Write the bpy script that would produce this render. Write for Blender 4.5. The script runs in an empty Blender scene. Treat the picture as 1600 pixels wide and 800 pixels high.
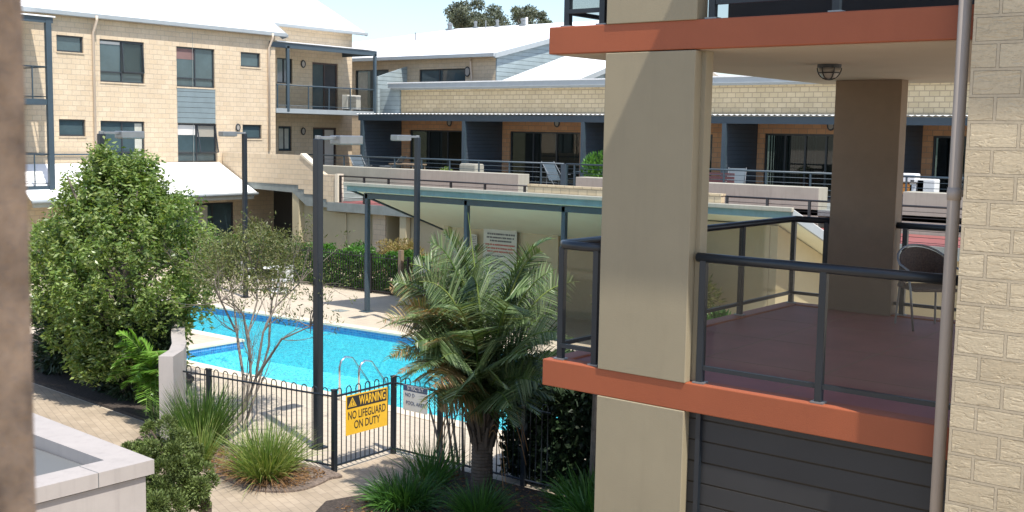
import bpy, math, random
import numpy as np
from mathutils import Vector, Matrix
random.seed(7); rng = np.random.default_rng(7)
S = bpy.context.scene; COL = S.collection
# ---------------------------------------------------------------- camera (eye is the origin, ground at GZ)
GZ = -4.85
F = 1787.4; _p, _r, _a = np.radians([6.081, -0.9937, 38.464])
FW = np.array([-np.sin(_a)*np.cos(_p), np.cos(_a)*np.cos(_p), -np.sin(_p)])
_rt = np.array([np.cos(_a), np.sin(_a), 0.]); _dn = np.cross(FW, _rt)
RT = np.cos(_r)*_rt+np.sin(_r)*_dn; DN = -np.sin(_r)*_rt+np.cos(_r)*_dn
cd = bpy.data.cameras.new('camera'); cam = bpy.data.objects.new('camera', cd); COL.objects.link(cam)
cd.sensor_width = 36; cd.lens = F/1600*36; cd.clip_start = .05; cd.clip_end = 2000
M = Matrix.Identity(4)
for i in range(3):
    M[i][0] = RT[i]; M[i][1] = -DN[i]; M[i][2] = -FW[i]
cam.matrix_world = M; S.camera = cam
cd.dof.use_dof = True; cd.dof.focus_distance = 14; cd.dof.aperture_fstop = 14
# sky, sun, exposure
W = bpy.data.worlds.new('World'); S.world = W; W.use_nodes = True
wn = W.node_tree.nodes; wl = W.node_tree.links
sky = wn.new('ShaderNodeTexSky'); sky.sky_type = 'NISHITA'; sky.sun_disc = False
TOSUN = Vector((.5, -.18, 1)).normalized()
sky.sun_elevation = math.asin(TOSUN.z); sky.sun_rotation = math.atan2(TOSUN.x, TOSUN.y)
sky.air_density = 1.0; sky.dust_density = 1.2; sky.ozone_density = 2.5
wl.new(sky.outputs[0], wn['Background'].inputs[0]); wn['Background'].inputs[1].default_value = .15
sl = bpy.data.lights.new('sun', 'SUN'); sl.energy = 4.0; sl.angle = math.radians(.55); sl.color = (1, .95, .87)
so = bpy.data.objects.new('sun', sl); COL.objects.link(so); so.rotation_euler = TOSUN.to_track_quat('Z', 'Y').to_euler()
S.view_settings.view_transform = 'Standard'; S.view_settings.look = 'None'
S.view_settings.exposure = 0.72; S.view_settings.gamma = 1
S.view_settings.use_curve_mapping = False

def ray(x, y): return FW+RT*(x-800)/F+DN*(y-400)/F
def P(x, y, ax, val):
    d = ray(x, y); return d*(val/d['uvz'.index(ax)])
def AT(x, y, dist): return ray(x, y)*dist

# ---------------------------------------------------------------- materials
def srgb(r, g, b): return tuple((c/255/12.92 if c <= 10 else ((c/255+.055)/1.055)**2.4) for c in (r, g, b))+(1,)
class Mat:
    def __init__(s, name, base=(.5, .5, .5), rough=.7, **kw):
        s.m = bpy.data.materials.new(name); s.m.use_nodes = True
        s.n = s.m.node_tree.nodes; s.l = s.m.node_tree.links; s.b = s.n['Principled BSDF']
        s.b.inputs['Base Color'].default_value = tuple(base)[:3]+(1,); s.b.inputs['Roughness'].default_value = rough
        for k, v in kw.items(): s.b.inputs[k.replace('_', ' ')].default_value = v
        s.uv = None
    def node(s, t, **kw):
        n = s.n.new(t)
        for k, v in kw.items():
            if k in n.inputs: n.inputs[k].default_value = v
            else: setattr(n, k, v)
        return n
    def coord(s, kind='UV', scale=(1, 1, 1), rot=(0, 0, 0)):
        if kind == 'UV': c = s.node('ShaderNodeTexCoord').outputs['UV']
        elif kind == 'W': c = s.node('ShaderNodeNewGeometry').outputs['Position']
        else: c = s.node('ShaderNodeTexCoord').outputs['Object']
        mp = s.n.new('ShaderNodeMapping'); mp.inputs['Scale'].default_value = scale; mp.inputs['Rotation'].default_value = rot
        s.l.new(c, mp.inputs[0]); return mp.outputs[0]
    def noise(s, scale, detail=4, rough=.6, kind='W', cs=(1, 1, 1)):
        n = s.n.new('ShaderNodeTexNoise'); n.inputs['Scale'].default_value = scale; n.inputs['Detail'].default_value = detail
        n.inputs['Roughness'].default_value = rough; s.l.new(s.coord(kind, cs), n.inputs['Vector']); return n.outputs['Fac']
    def ramp(s, fac, stops):
        r = s.n.new('ShaderNodeValToRGB'); e = r.color_ramp.elements
        while len(e) < len(stops): e.new(.5)
        for q, (p, c) in zip(e, stops):
            q.position = p; q.color = tuple(c)[:3]+(1,) if hasattr(c, '__len__') else (c, c, c, 1)
        s.l.new(fac, r.inputs[0]); return r.outputs[0]
    def mix(s, fac, a, b, mode='MIX'):
        m = s.n.new('ShaderNodeMix'); m.data_type = 'RGBA'; m.blend_type = mode
        for inp, v in ((m.inputs[0], fac), (m.inputs[6], a), (m.inputs[7], b)):
            if isinstance(v, bpy.types.NodeSocket): s.l.new(v, inp)
            elif hasattr(v, '__len__'): inp.default_value = tuple(v)[:3]+(1,)
            else: inp.default_value = v
        return m.outputs[2]
    def color(s, c): s.l.new(c, s.b.inputs['Base Color'])
    def bump(s, h, strength=.3, dist=.01, prev=None):
        b = s.n.new('ShaderNodeBump'); b.inputs['Strength'].default_value = strength; b.inputs['Distance'].default_value = dist
        s.l.new(h, b.inputs['Height'])
        if prev is not None: s.l.new(prev, b.inputs['Normal'])
        s.l.new(b.outputs[0], s.b.inputs['Normal']); return b.outputs[0]
def mul(c, k): return tuple(x*k for x in c[:3])

def mottled(name, base, rough=.75, var=.12, scale=3, bs=60, bstr=.25, bd=.003, streak=.0, **kw):
    m = Mat(name, base, rough, **kw)
    a = m.noise(scale, 6, .65)
    c = m.ramp(a, [(.3, mul(base, 1-var)), (.7, mul(base, 1+var))])
    if streak:
        st = m.noise(1, 5, .7, 'W', (9, 9, .7))
        c = m.mix(m.ramp(st, [(.5, 0.), (.75, streak)]), c, mul(base, .45))
    m.color(c)
    if bstr: m.bump(m.noise(bs, 3, .6), bstr, bd)
    return m.m
def brickmat(name, c1, c2, mortar, bw=.315, rh=.172, ms=.008, relief=0, var=.1, off=(0, 0)):
    m = Mat(name, c1, .85)
    co = m.coord('UV'); m.n[-1].inputs['Location'].default_value = (off[0], off[1], 0)
    b = m.n.new('ShaderNodeTexBrick'); m.l.new(co, b.inputs['Vector']); b.offset = .5
    for k, v in dict(Scale=1.0, **{'Brick Width': bw, 'Row Height': rh, 'Mortar Size': ms, 'Mortar Smooth': .15, 'Bias': 0.}).items(): b.inputs[k].default_value = v
    b.inputs['Color1'].default_value = c1[:3]+(1,); b.inputs['Color2'].default_value = c2[:3]+(1,); b.inputs['Mortar'].default_value = mortar[:3]+(1,)
    n = m.noise(.9, 6, .7)
    c = m.mix(1., b.outputs[0], m.ramp(n, [(.3, 1-var), (.7, 1+var)]), 'MULTIPLY')
    n2 = m.noise(45, 4, .7)
    c = m.mix(1., c, m.ramp(n2, [(.3, .88), (.75, 1.08)]), 'MULTIPLY')
    m.color(c)
    inv = m.node('ShaderNodeMath', operation='SUBTRACT'); inv.inputs[0].default_value = 1; m.l.new(b.outputs['Fac'], inv.inputs[1])
    if relief:
        nb = m.bump(inv.outputs[0], 1., .014)
        # rough split face: long shallow tool marks that wander across each brick
        w = m.n.new('ShaderNodeTexNoise'); w.inputs['Scale'].default_value = 1; w.inputs['Detail'].default_value = 3; w.inputs['Distortion'].default_value = .9
        m.l.new(m.coord('UV', (7, 30, 1), (0, 0, .12)), w.inputs['Vector'])
        rd = m.ramp(w.outputs['Fac'], [(.38, .3), (.47, .75), (.5, .62), (.62, .72), (.66, .35), (.72, .62)])
        mm = m.node('ShaderNodeMath', operation='MULTIPLY'); m.l.new(rd, mm.inputs[0]); m.l.new(inv.outputs[0], mm.inputs[1])
        nb = m.bump(mm.outputs[0], .7, .012, nb)
        m.bump(m.noise(70, 5, .7), .55, .004, nb)
    else:
        nb = m.bump(inv.outputs[0], .6, .012); m.bump(n2, .4, .006, nb)
    return m.m
def sidingmat(name, base, pitch=.17, rough=.55, axis='z'):
    m = Mat(name, base, rough)
    co = m.coord('W'); sp = m.n.new('ShaderNodeSeparateXYZ'); m.l.new(co, sp.inputs[0])
    d = m.node('ShaderNodeMath', operation='DIVIDE'); m.l.new(sp.outputs[2], d.inputs[0]); d.inputs[1].default_value = pitch
    f = m.node('ShaderNodeMath', operation='FRACT'); m.l.new(d.outputs[0], f.inputs[0])
    line = m.ramp(f.outputs[0], [(0, .35), (.05, .55), (.09, 1.), (1, 1.)])
    n = m.noise(2.5, 5, .6)
    c = m.mix(1., m.ramp(n, [(.3, mul(base, .9)), (.7, mul(base, 1.1))]), line, 'MULTIPLY'); m.color(c)
    h = m.ramp(f.outputs[0], [(0, 0.), (.08, 1.), (1, .35)])
    m.bump(h, .7, .02); return m.m
def leafmat(name, cols, rough=.5, trans=.35, big=1.1):
    m = Mat(name, cols[0], rough)
    g = m.node('ShaderNodeNewGeometry')
    c = m.ramp(g.outputs['Random Per Island'], [(i/(len(cols)-1), k) for i, k in enumerate(cols)])
    n = m.noise(big, 3, .6)
    c = m.mix(1., c, m.ramp(n, [(.3, .75), (.7, 1.25)]), 'MULTIPLY'); m.color(c)
    t = m.node('ShaderNodeBsdfTranslucent'); c2 = m.mix(1., c, (1.3, 1.25, .5), 'MULTIPLY'); m.l.new(c2, t.inputs[0])
    mx = m.node('ShaderNodeMixShader'); mx.inputs[0].default_value = trans
    m.l.new(m.b.outputs[0], mx.inputs[1]); m.l.new(t.outputs[0], mx.inputs[2]); m.l.new(mx.outputs[0], m.n['Material Output'].inputs[0])
    return m.m
def glassmat(name, tint, rough=.02, k=1.0):
    m = Mat(name)
    t = m.node('ShaderNodeBsdfTransparent'); t.inputs[0].default_value = tint+(1,)
    g = m.node('ShaderNodeBsdfGlossy'); g.inputs['Roughness'].default_value = rough; g.inputs[0].default_value = (k, k, k, 1)
    # Schlick reflectance from the angle to the sheet, the same from both sides
    gg = m.node('ShaderNodeNewGeometry'); dp = m.node('ShaderNodeVectorMath', operation='DOT_PRODUCT'); m.l.new(gg.outputs['Incoming'], dp.inputs[0]); m.l.new(gg.outputs['Normal'], dp.inputs[1])
    def mt_(op, a, b=None):
        q = m.node('ShaderNodeMath', operation=op)
        for i, x in enumerate((a, b)):
            if x is None: continue
            if isinstance(x, bpy.types.NodeSocket): m.l.new(x, q.inputs[i])
            else: q.inputs[i].default_value = x
        return q.outputs[0]
    fr = mt_('ADD', mt_('MULTIPLY', mt_('POWER', mt_('SUBTRACT', 1., mt_('ABSOLUTE', dp.outputs['Value'])), 5.), .9), .045)
    mx = m.node('ShaderNodeMixShader'); m.l.new(fr, mx.inputs[0]); m.l.new(t.outputs[0], mx.inputs[1]); m.l.new(g.outputs[0], mx.inputs[2])
    m.l.new(mx.outputs[0], m.n['Material Output'].inputs[0]); return m.m

CREAM = (.60, .43, .235)
MT = dict(
 brick=brickmat('cream_brick', (.60, .485, .34), (.565, .445, .30), (.46, .375, .28), ms=.010, var=.1),
 brick_bounce=brickmat('bounce_warmed_brick', (.64, .34, .175), (.55, .28, .14), (.36, .24, .16), ms=.010, var=.1),  # warm light bounced onto the shaded terrace wall is put into this brick colour
 brick_par=brickmat('parapet_brick', (.54, .44, .28), (.47, .375, .23), (.33, .265, .175), ms=.014),
 brick_near=brickmat('split_face_brick', (.57, .47, .315), (.50, .405, .265), (.48, .395, .27), ms=.011, relief=1, bw=.305, rh=.1665, off=(.02, .04)),
 brick_fore=mottled('weathered_sandstone', (.33, .24, .175), .9, .5, 26, 90, 1., .006),
 cream=mottled('cream_render', (.46, .395, .25), .8, .05, 1.4, 150, .2, .002, .08),
 column=mottled('tan_painted_render', (.285, .24, .155), .75, .05, 1.6, 120, .35, .003, .10),
 pinkwall=mottled('pale_render', (.355, .335, .27), .8, .08, 1.5, 100, .1, .002, .3),
 white_render=mottled('white_render', (.375, .34, .315), .75, .08, 2, 100, .15, .002, .25),
 orange=mottled('terracotta_paint', (.30, .076, .027), .6, .06, 2, 130, .45, .003, .06),
 soffit=mottled('cream_soffit', (.42, .35, .265), .8, .05, 1, 150, .1, .002),
 soffit_green=mottled('shelter_soffit', (.62, .62, .46), .6, .04, 1, 60, .05, .002),
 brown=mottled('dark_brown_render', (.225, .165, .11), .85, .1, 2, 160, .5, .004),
 redfloor=mottled('red_concrete_floor', (.25, .08, .07), .6, .16, 1.6, 90, .2, .002, .0),
 steel=mottled('blue_black_steel', (.013, .018, .024), .38, .12, 4, 60, .05, .001),
 steel_blue=mottled('slate_blue_steel', (.045, .068, .085), .45, .1, 3, 60, .05, .001),
 steel_dark=mottled('black_steel', (.014, .013, .014), .45, .1, 4, 60, .05, .001),
 alu=mottled('grey_metal', (.26, .27, .27), .4, .1, 6, 60, .05, .001, Metallic=.6),
 chrome=mottled('stainless_tube', (.7, .7, .7), .15, .02, 4, 60, 0, .001, Metallic=1.),
 pipe=mottled('mauve_grey_pipe', (.36, .305, .255), .55, .08, 2, 90, .05, .001, .1),
 pipe_cream=mottled('cream_pipe', (.58, .47, .36), .55, .05, 2, 90, 0, .001),
 green_fascia=mottled('sage_green_fascia', (.16, .25, .25), .5, .12, 4, 60, .05, .002, .25),
 grey_fascia=mottled('grey_fascia', (.30, .33, .34), .5, .06, 3, 60, .05, .002),
 concrete_edge=mottled('grey_green_concrete', (.21, .23, .215), .85, .15, 3, 60, .2, .003, .2),
 siding=sidingmat('pale_grey_weatherboard', (.30, .36, .37), .19),
 siding_panel=sidingmat('grey_blue_panel', (.17, .215, .225), .19),
 siding_dark=sidingmat('charcoal_weatherboard', (.021, .021, .022), .172, .5),
 siding_blue=sidingmat('slate_louvre_screen', (.05, .066, .085), .14),
 frame=mottled('dark_window_frame', (.035, .04, .045), .4, .05, 4, 60, 0, .001),
 frame_brown=mottled('bronze_door_frame', (.07, .045, .04), .4, .05, 4, 60, 0, .001),
 glass_dark=mottled('window_glass', (.055, .085, .095), .04, .25, .8, 60, 0, .001, **{'Specular_IOR_Level': .8}),
 glass=glassmat('clear_glass', (.30, .36, .36)), glass_tint=glassmat('smoky_balustrade_glass', (.87, .86, .83), .02, .32),
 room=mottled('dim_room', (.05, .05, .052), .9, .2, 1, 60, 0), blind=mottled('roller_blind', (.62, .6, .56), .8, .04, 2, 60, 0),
 red_blind=mottled('red_blind', (.20, .12, .11), .8, .1, 2, 60, 0), curtain=mottled('pale_curtain', (.42, .42, .36), .9, .15, 6, 60, 0),
 white=mottled('white_paint', (.75, .75, .73), .5, .04, 2, 60, 0), plastic=mottled('white_plastic', (.7, .7, .68), .45, .05, 3, 60, 0),
 bark=mottled('grey_bark', (.19, .16, .13), .9, .3, 12, 60, .6, .006), bark_brown=mottled('brown_bark', (.10, .075, .055), .9, .3, 12, 60, .6, .006),
 yellow=mottled('sign_yellow', (.80, .47, .035), .4, .06, 5, 60, 0), black=mottled('sign_black', (.03, .03, .03), .5, .05, 5, 60, 0),
 signwhite=mottled('sign_white', (.62, .62, .58), .5, .04, 5, 60, 0), signblue=mottled('sign_blue', (.05, .08, .16), .5, .04, 5, 60, 0),
 signgrey=mottled('faded_sign_board', (.50, .50, .42), .5, .06, 3, 60, 0), signink=mottled('sign_ink', (.10, .10, .10), .6, .1, 5, 60, 0), signred=mottled('sign_red_ink', (.40, .11, .08), .6, .1, 5, 60, 0),
 wicker=mottled('brown_wicker', (.10, .07, .055), .7, .4, 60, 200, .6, .003), lampglass=mottled('frosted_lens', (.35, .32, .28), .3, .05, 5, 60, 0),
 slate=mottled('grey_roof_membrane', (.12, .125, .125), .8, .06, 1.2, 60, .1, .002),
 mauve=mottled('mauve_cushion', (.14, .06, .06), .8, .1, 8), orangeplastic=mottled('orange_plastic', (.75, .28, .04), .5, .1, 8),
 terracotta=mottled('terracotta_pot', (.40, .17, .09), .8, .1, 8), deadleaf=leafmat('dry_brown_leaf', [(.17, .085, .035), (.30, .17, .07), (.22, .12, .05)], .8, .2),
)
def roofmat():
    m = Mat('white_ribbed_roof', (.86, .86, .86), .45)
    w = m.node('ShaderNodeTexWave', wave_type='BANDS', bands_direction='Y'); w.inputs['Scale'].default_value = 1.6; w.inputs['Distortion'].default_value = 0
    m.l.new(m.coord('W'), w.inputs['Vector']); m.bump(w.outputs['Fac'], .35, .02)
    m.color(m.ramp(m.noise(.6, 5, .7), [(.25, (.78, .79, .80)), (.65, (.88, .88, .87))])); return m.m
MT['roof'] = roofmat()
def roofmat2():
    m = Mat('white_ribbed_shelter_roof', (.80, .82, .80), .5)
    m.color(m.ramp(m.noise(1.1, 5, .7), [(.25, (.66, .67, .64)), (.65, (.80, .80, .77))])); return m.m
MT['roof2'] = roofmat2()
def paver():
    m = Mat('tan_clay_paver', (.4, .3, .2), .85)
    b = m.n.new('ShaderNodeTexBrick'); m.l.new(m.coord('W', (1, 1, 1), (0, 0, .35)), b.inputs['Vector'])
    for k, v in dict(Scale=1., **{'Brick Width': .23, 'Row Height': .115, 'Mortar Size': .006, 'Mortar Smooth': .3}).items(): b.inputs[k].default_value = v
    b.inputs['Color1'].default_value = (.38, .305, .22, 1); b.inputs['Color2'].default_value = (.33, .262, .185, 1); b.inputs['Mortar'].default_value = (.25, .2, .145, 1)
    c = m.mix(1., b.outputs[0], m.ramp(m.noise(1.3, 7, .7), [(.3, .75), (.72, 1.15)]), 'MULTIPLY'); m.color(c)
    m.bump(b.outputs['Fac'], -.5, .006); return m.m
MT['paver'] = paver()
def deck():
    m = Mat('pale_pool_deck', (.5, .4, .3), .85)
    b = m.n.new('ShaderNodeTexBrick'); m.l.new(m.coord('W'), b.inputs['Vector'])
    for k, v in dict(Scale=1., **{'Brick Width': .4, 'Row Height': .2, 'Mortar Size': .006, 'Mortar Smooth': .3}).items(): b.inputs[k].default_value = v
    b.inputs['Color1'].default_value = (.50, .43, .33, 1); b.inputs['Color2'].default_value = (.47, .40, .31, 1); b.inputs['Mortar'].default_value = (.34, .29, .225, 1)
    c = m.mix(1., b.outputs[0], m.ramp(m.noise(.8, 7, .7), [(.3, .86), (.72, 1.08)]), 'MULTIPLY')
    c = m.mix(1., c, m.ramp(m.noise(30, 4, .7), [(.3, .93), (.7, 1.05)]), 'MULTIPLY'); m.color(c)
    m.bump(m.noise(60, 3, .6), .2, .003); return m.m
MT['deck'] = deck(); MT['coping'] = mottled('cream_coping', (.64, .56, .43), .7, .06, 3, 90, .1, .002)
def pooltile(name, c1, c2, mo, s):
    m = Mat(name, c1, .3)
    b = m.n.new('ShaderNodeTexBrick'); m.l.new(m.coord('UV'), b.inputs['Vector']); b.offset = 0
    for k, v in dict(Scale=1., **{'Brick Width': s, 'Row Height': s, 'Mortar Size': s*.08, 'Mortar Smooth': .1}).items(): b.inputs[k].default_value = v
    b.inputs['Color1'].default_value = c1+(1,); b.inputs['Color2'].default_value = c2+(1,); b.inputs['Mortar'].default_value = mo+(1,)
    m.color(b.outputs[0]); return m.m
MT['tile'] = pooltile('blue_mosaic_tile', (.02, .13, .42), (.04, .26, .58), (.25, .4, .5), .05)
MT['basin'] = pooltile('aqua_pool_plaster', (.26, .74, .78), (.42, .88, .92), (.3, .78, .84), .05)
def water():
    m = Mat('pool_water')
    t = m.node('ShaderNodeBsdfTransparent'); t.inputs[0].default_value = (.66, .97, 1., 1)
    g = m.node('ShaderNodeBsdfGlossy'); g.inputs['Roughness'].default_value = .03
    n1 = m.node('ShaderNodeTexNoise'); n1.inputs['Scale'].default_value = 7; n1.inputs['Detail'].default_value = 4; n1.inputs['Distortion'].default_value = 1.2
    m.l.new(m.coord('W'), n1.inputs['Vector'])
    bp = m.n.new('ShaderNodeBump'); bp.inputs['Strength'].default_value = .8; bp.inputs['Distance'].default_value = .16; m.l.new(n1.outputs['Fac'], bp.inputs['Height'])
    m.l.new(bp.outputs[0], g.inputs['Normal'])
    fr = m.node('ShaderNodeFresnel'); fr.inputs[0].default_value = 1.33; m.l.new(bp.outputs[0], fr.inputs['Normal'])
    mx = m.node('ShaderNodeMixShader'); m.l.new(fr.outputs[0], mx.inputs[0]); m.l.new(t.outputs[0], mx.inputs[1]); m.l.new(g.outputs[0], mx.inputs[2])
    m.l.new(mx.outputs[0], m.n['Material Output'].inputs[0]); return m.m
MT['water'] = water()
MT['mulch'] = mottled('bark_mulch', (.19, .145, .115), .95, .55, 25, 45, 1., .03)
MT['soil'] = mottled('dark_garden_soil', (.06, .045, .035), .95, .5, 20, 45, 1., .03)
MT['l_tree'] = leafmat('glossy_green_leaf', [(.09, .155, .035), (.15, .24, .06), (.23, .32, .095), (.34, .40, .17)], .35, .42, 1.6)
MT['l_shade_dark'] = leafmat('shade_darkened_leaf', [(.010, .024, .009), (.017, .036, .012), (.023, .05, .016)], .6, .1)  # shade on the understorey and hedge is put into the leaf colour
MT['l_fern'] = leafmat('bright_palm_leaf', [(.07, .17, .02), (.12, .26, .035), (.18, .32, .05)], .4, .35)
MT['l_olive'] = leafmat('olive_leaf', [(.08, .105, .03), (.13, .155, .05), (.19, .19, .075)], .55, .3)
MT['l_hedge'] = leafmat('hedge_leaf', [(.03, .10, .015), (.06, .17, .02), (.11, .25, .035)], .45, .3)
MT['l_yellow'] = leafmat('golden_shrub_leaf', [(.20, .16, .06), (.30, .21, .08), (.24, .24, .07)], .55, .3)
MT['l_grass'] = leafmat('strappy_grass_blade', [(.07, .14, .025), (.14, .23, .045), (.24, .31, .08), (.36, .38, .14)], .5, .3)
MT['l_grass_green'] = leafmat('green_grass_blade', [(.04, .10, .02), (.08, .16, .03), (.15, .23, .06)], .5, .3)
MT['l_clivia'] = leafmat('strap_leaf', [(.035, .10, .018), (.06, .16, .03), (.10, .22, .04)], .4, .3)
MT['l_conifer'] = leafmat('conifer_spray', [(.075, .12, .03), (.13, .18, .05), (.19, .24, .08)], .6, .25, 3)
MT['l_palm'] = leafmat('palm_leaflet', [(.05, .09, .03), (.08, .13, .045), (.125, .185, .07), (.22, .28, .14)], .42, .25, 2)
MT['l_palm_dry'] = leafmat('dry_palm_leaflet', [(.15, .15, .05), (.34, .20, .10), (.20, .19, .07), (.10, .14, .05)], .6, .25, 2)
MT['l_gum'] = leafmat('grey_gum_leaf', [(.07, .085, .06), (.11, .13, .085), (.15, .165, .11)], .6, .2)

# ---------------------------------------------------------------- mesh builder
OFF = {}
class MB:
    def __init__(s): s.v = []; s.f = []
    def add(s, vs, fs):
        o = len(s.v); s.v += [tuple(map(float, q)) for q in vs]; s.f += [tuple(i+o for i in f) for f in fs]; return s
    def box(s, x0, x1, y0, y1, z0, z1):
        x0, x1 = sorted((x0, x1)); y0, y1 = sorted((y0, y1)); z0, z1 = sorted((z0, z1))
        return s.add([(x0, y0, z0), (x1, y0, z0), (x1, y1, z0), (x0, y1, z0), (x0, y0, z1), (x1, y0, z1), (x1, y1, z1), (x0, y1, z1)],
                     [(0, 3, 2, 1), (4, 5, 6, 7), (0, 1, 5, 4), (1, 2, 6, 5), (2, 3, 7, 6), (3, 0, 4, 7)])
    def quad(s, *p): return s.add(p, [tuple(range(len(p)))])
    def prism(s, poly, axis, a, b):
        # poly: 2D list; axis 'x','y','z' is the extrusion axis
        def mk(q, t): return {'x': (t, q[0], q[1]), 'y': (q[0], t, q[1]), 'z': (q[0], q[1], t)}[axis]
        n = len(poly); vs = [mk(q, a) for q in poly]+[mk(q, b) for q in poly]
        fs = [tuple(range(n)), tuple(range(2*n-1, n-1, -1))]+[(i, (i+1) % n, n+(i+1) % n, n+i) for i in range(n)]
        return s.add(vs, fs)
    def slab(s, pts, th):  # quad/polygon in 3D thickened downwards
        n = len(pts); vs = [tuple(p) for p in pts]+[(p[0], p[1], p[2]-th) for p in pts]
        return s.add(vs, [tuple(range(n)), tuple(range(2*n-1, n-1, -1))]+[(i, n+i, n+(i+1) % n, (i+1) % n) for i in range(n)])
    def tube(s, pts, r, n=8, cap=True):
        pts = [Vector(p) for p in pts]; rs = r if hasattr(r, '__len__') else [r]*len(pts)
        o = len(s.v); prev = None
        for i, p in enumerate(pts):
            t = (pts[min(i+1, len(pts)-1)]-pts[max(i-1, 0)])
            if t.length < 1e-9: t = Vector((0, 0, 1))
            t.normalize()
            if prev is None: a = t.orthogonal().normalized()
            else:
                a = prev-t*prev.dot(t)
                a = a.normalized() if a.length > 1e-6 else t.orthogonal().normalized()
            prev = a; b = t.cross(a)
            for k in range(n):
                an = 2*math.pi*k/n; s.v.append(tuple(p+(a*math.cos(an)+b*math.sin(an))*rs[i]))
        for i in range(len(pts)-1):
            for k in range(n):
                s.f.append((o+i*n+k, o+i*n+(k+1) % n, o+(i+1)*n+(k+1) % n, o+(i+1)*n+k))
        if cap: s.f.append(tuple(o+k for k in range(n-1, -1, -1))); s.f.append(tuple(o+(len(pts)-1)*n+k for k in range(n)))
        return s
    def lathe(s, prof, c=(0, 0, 0), n=20):
        o = len(s.v)
        for r, z in prof:
            for k in range(n):
                an = 2*math.pi*k/n; s.v.append((c[0]+r*math.cos(an), c[1]+r*math.sin(an), c[2]+z))
        for i in range(len(prof)-1):
            for k in range(n): s.f.append((o+i*n+k, o+i*n+(k+1) % n, o+(i+1)*n+(k+1) % n, o+(i+1)*n+k))
        s.f.append(tuple(o+k for k in range(n-1, -1, -1))); s.f.append(tuple(o+(len(prof)-1)*n+k for k in range(n)))
        return s
    def build(s, name, mat, parent=None, smooth=False, bevel=0):
        off = Vector(OFF.get(parent.name, (0, 0, 0))) if parent else Vector((0, 0, 0))
        me = bpy.data.meshes.new(name)
        me.from_pydata([tuple(Vector(v)-off) for v in s.v], [], s.f); me.update()
        uvl = me.uv_layers.new(name='UVMap').data
        for p in me.polygons:
            nx, ny, nz = (abs(c) for c in p.normal)
            for li in p.loop_indices:
                x, y, z = s.v[me.loops[li].vertex_index]
                uvl[li].uv = (x, y) if nz > max(nx, ny) else ((y, z) if nx > ny else (x, z))
            p.use_smooth = smooth
        me.materials.append(MT[mat] if isinstance(mat, str) else mat)
        o = bpy.data.objects.new(name, me); COL.objects.link(o)
        if parent: o.parent = parent; OFF[o.name] = tuple(off)
        if bevel:
            b = o.modifiers.new('bevel', 'BEVEL'); b.width = bevel; b.segments = 2; b.limit_method = 'ANGLE'
        return o
def tag(o, label=None, cat=None, group=None, kind=None):
    for k, v in (('label', label), ('category', cat), ('group', group), ('kind', kind)):
        if v: o[k] = v
    return o
def thing(name, loc, label, cat, group=None):
    o = bpy.data.objects.new(name, None); COL.objects.link(o); o.location = loc; o.empty_display_size = .2
    OFF[o.name] = tuple(loc); return tag(o, label, cat, group)
def struct(name, mb, mat): return tag(mb.build(name, mat), kind='structure')
def clone(root, loc, rz=0, label=None, scale=None):
    def cp(o, par):
        c = o.copy(); COL.objects.link(c)
        if par: c.parent = par
        for ch in [x for x in ALL_CH(o)]: cp(ch, c)
        return c
    c = cp(root, None); c.location = loc; c.rotation_euler = (0, 0, rz)
    if scale: c.scale = (scale,)*3
    if label: c['label'] = label
    return c
def ALL_CH(o): return [x for x in bpy.data.objects if x.parent == o]

def fastmesh(name, V, Q, mat, parent=None, smooth=False):
    """V (n,3) verts, Q (m,4) or (m,3) faces."""
    off = np.array(OFF.get(parent.name, (0, 0, 0))) if parent else np.zeros(3)
    me = bpy.data.meshes.new(name); k = Q.shape[1]
    me.vertices.add(len(V)); me.vertices.foreach_set('co', (V-off).astype(np.float32).ravel())
    me.loops.add(Q.size); me.loops.foreach_set('vertex_index', Q.astype(np.int32).ravel())
    me.polygons.add(len(Q)); me.polygons.foreach_set('loop_start', np.arange(0, Q.size, k, dtype=np.int32))
    me.update(calc_edges=True); me.validate()
    if smooth: me.polygons.foreach_set('use_smooth', np.ones(len(Q), dtype=bool))
    me.materials.append(MT[mat]); o = bpy.data.objects.new(name, me); COL.objects.link(o)
    if parent: o.parent = parent; OFF[o.name] = tuple(off)
    return o
def unit(a): return a/np.maximum(np.linalg.norm(a, axis=-1, keepdims=True), 1e-9)
def leaves(name, C, D, L, w, mat, parent=None, fold=.15):
    n = len(C); D = unit(D); R = rng.normal(size=(n, 3)); Sd = unit(np.cross(D, R)); N = np.cross(D, Sd)
    L = np.broadcast_to(L, (n,))[:, None]
    V = np.stack([C, C+D*L*.45+Sd*L*w+N*L*fold, C+D*L, C+D*L*.45-Sd*L*w+N*L*fold], 1).reshape(-1, 3)
    return fastmesh(name, V, np.arange(4*n).reshape(-1, 4), mat, parent)
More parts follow.
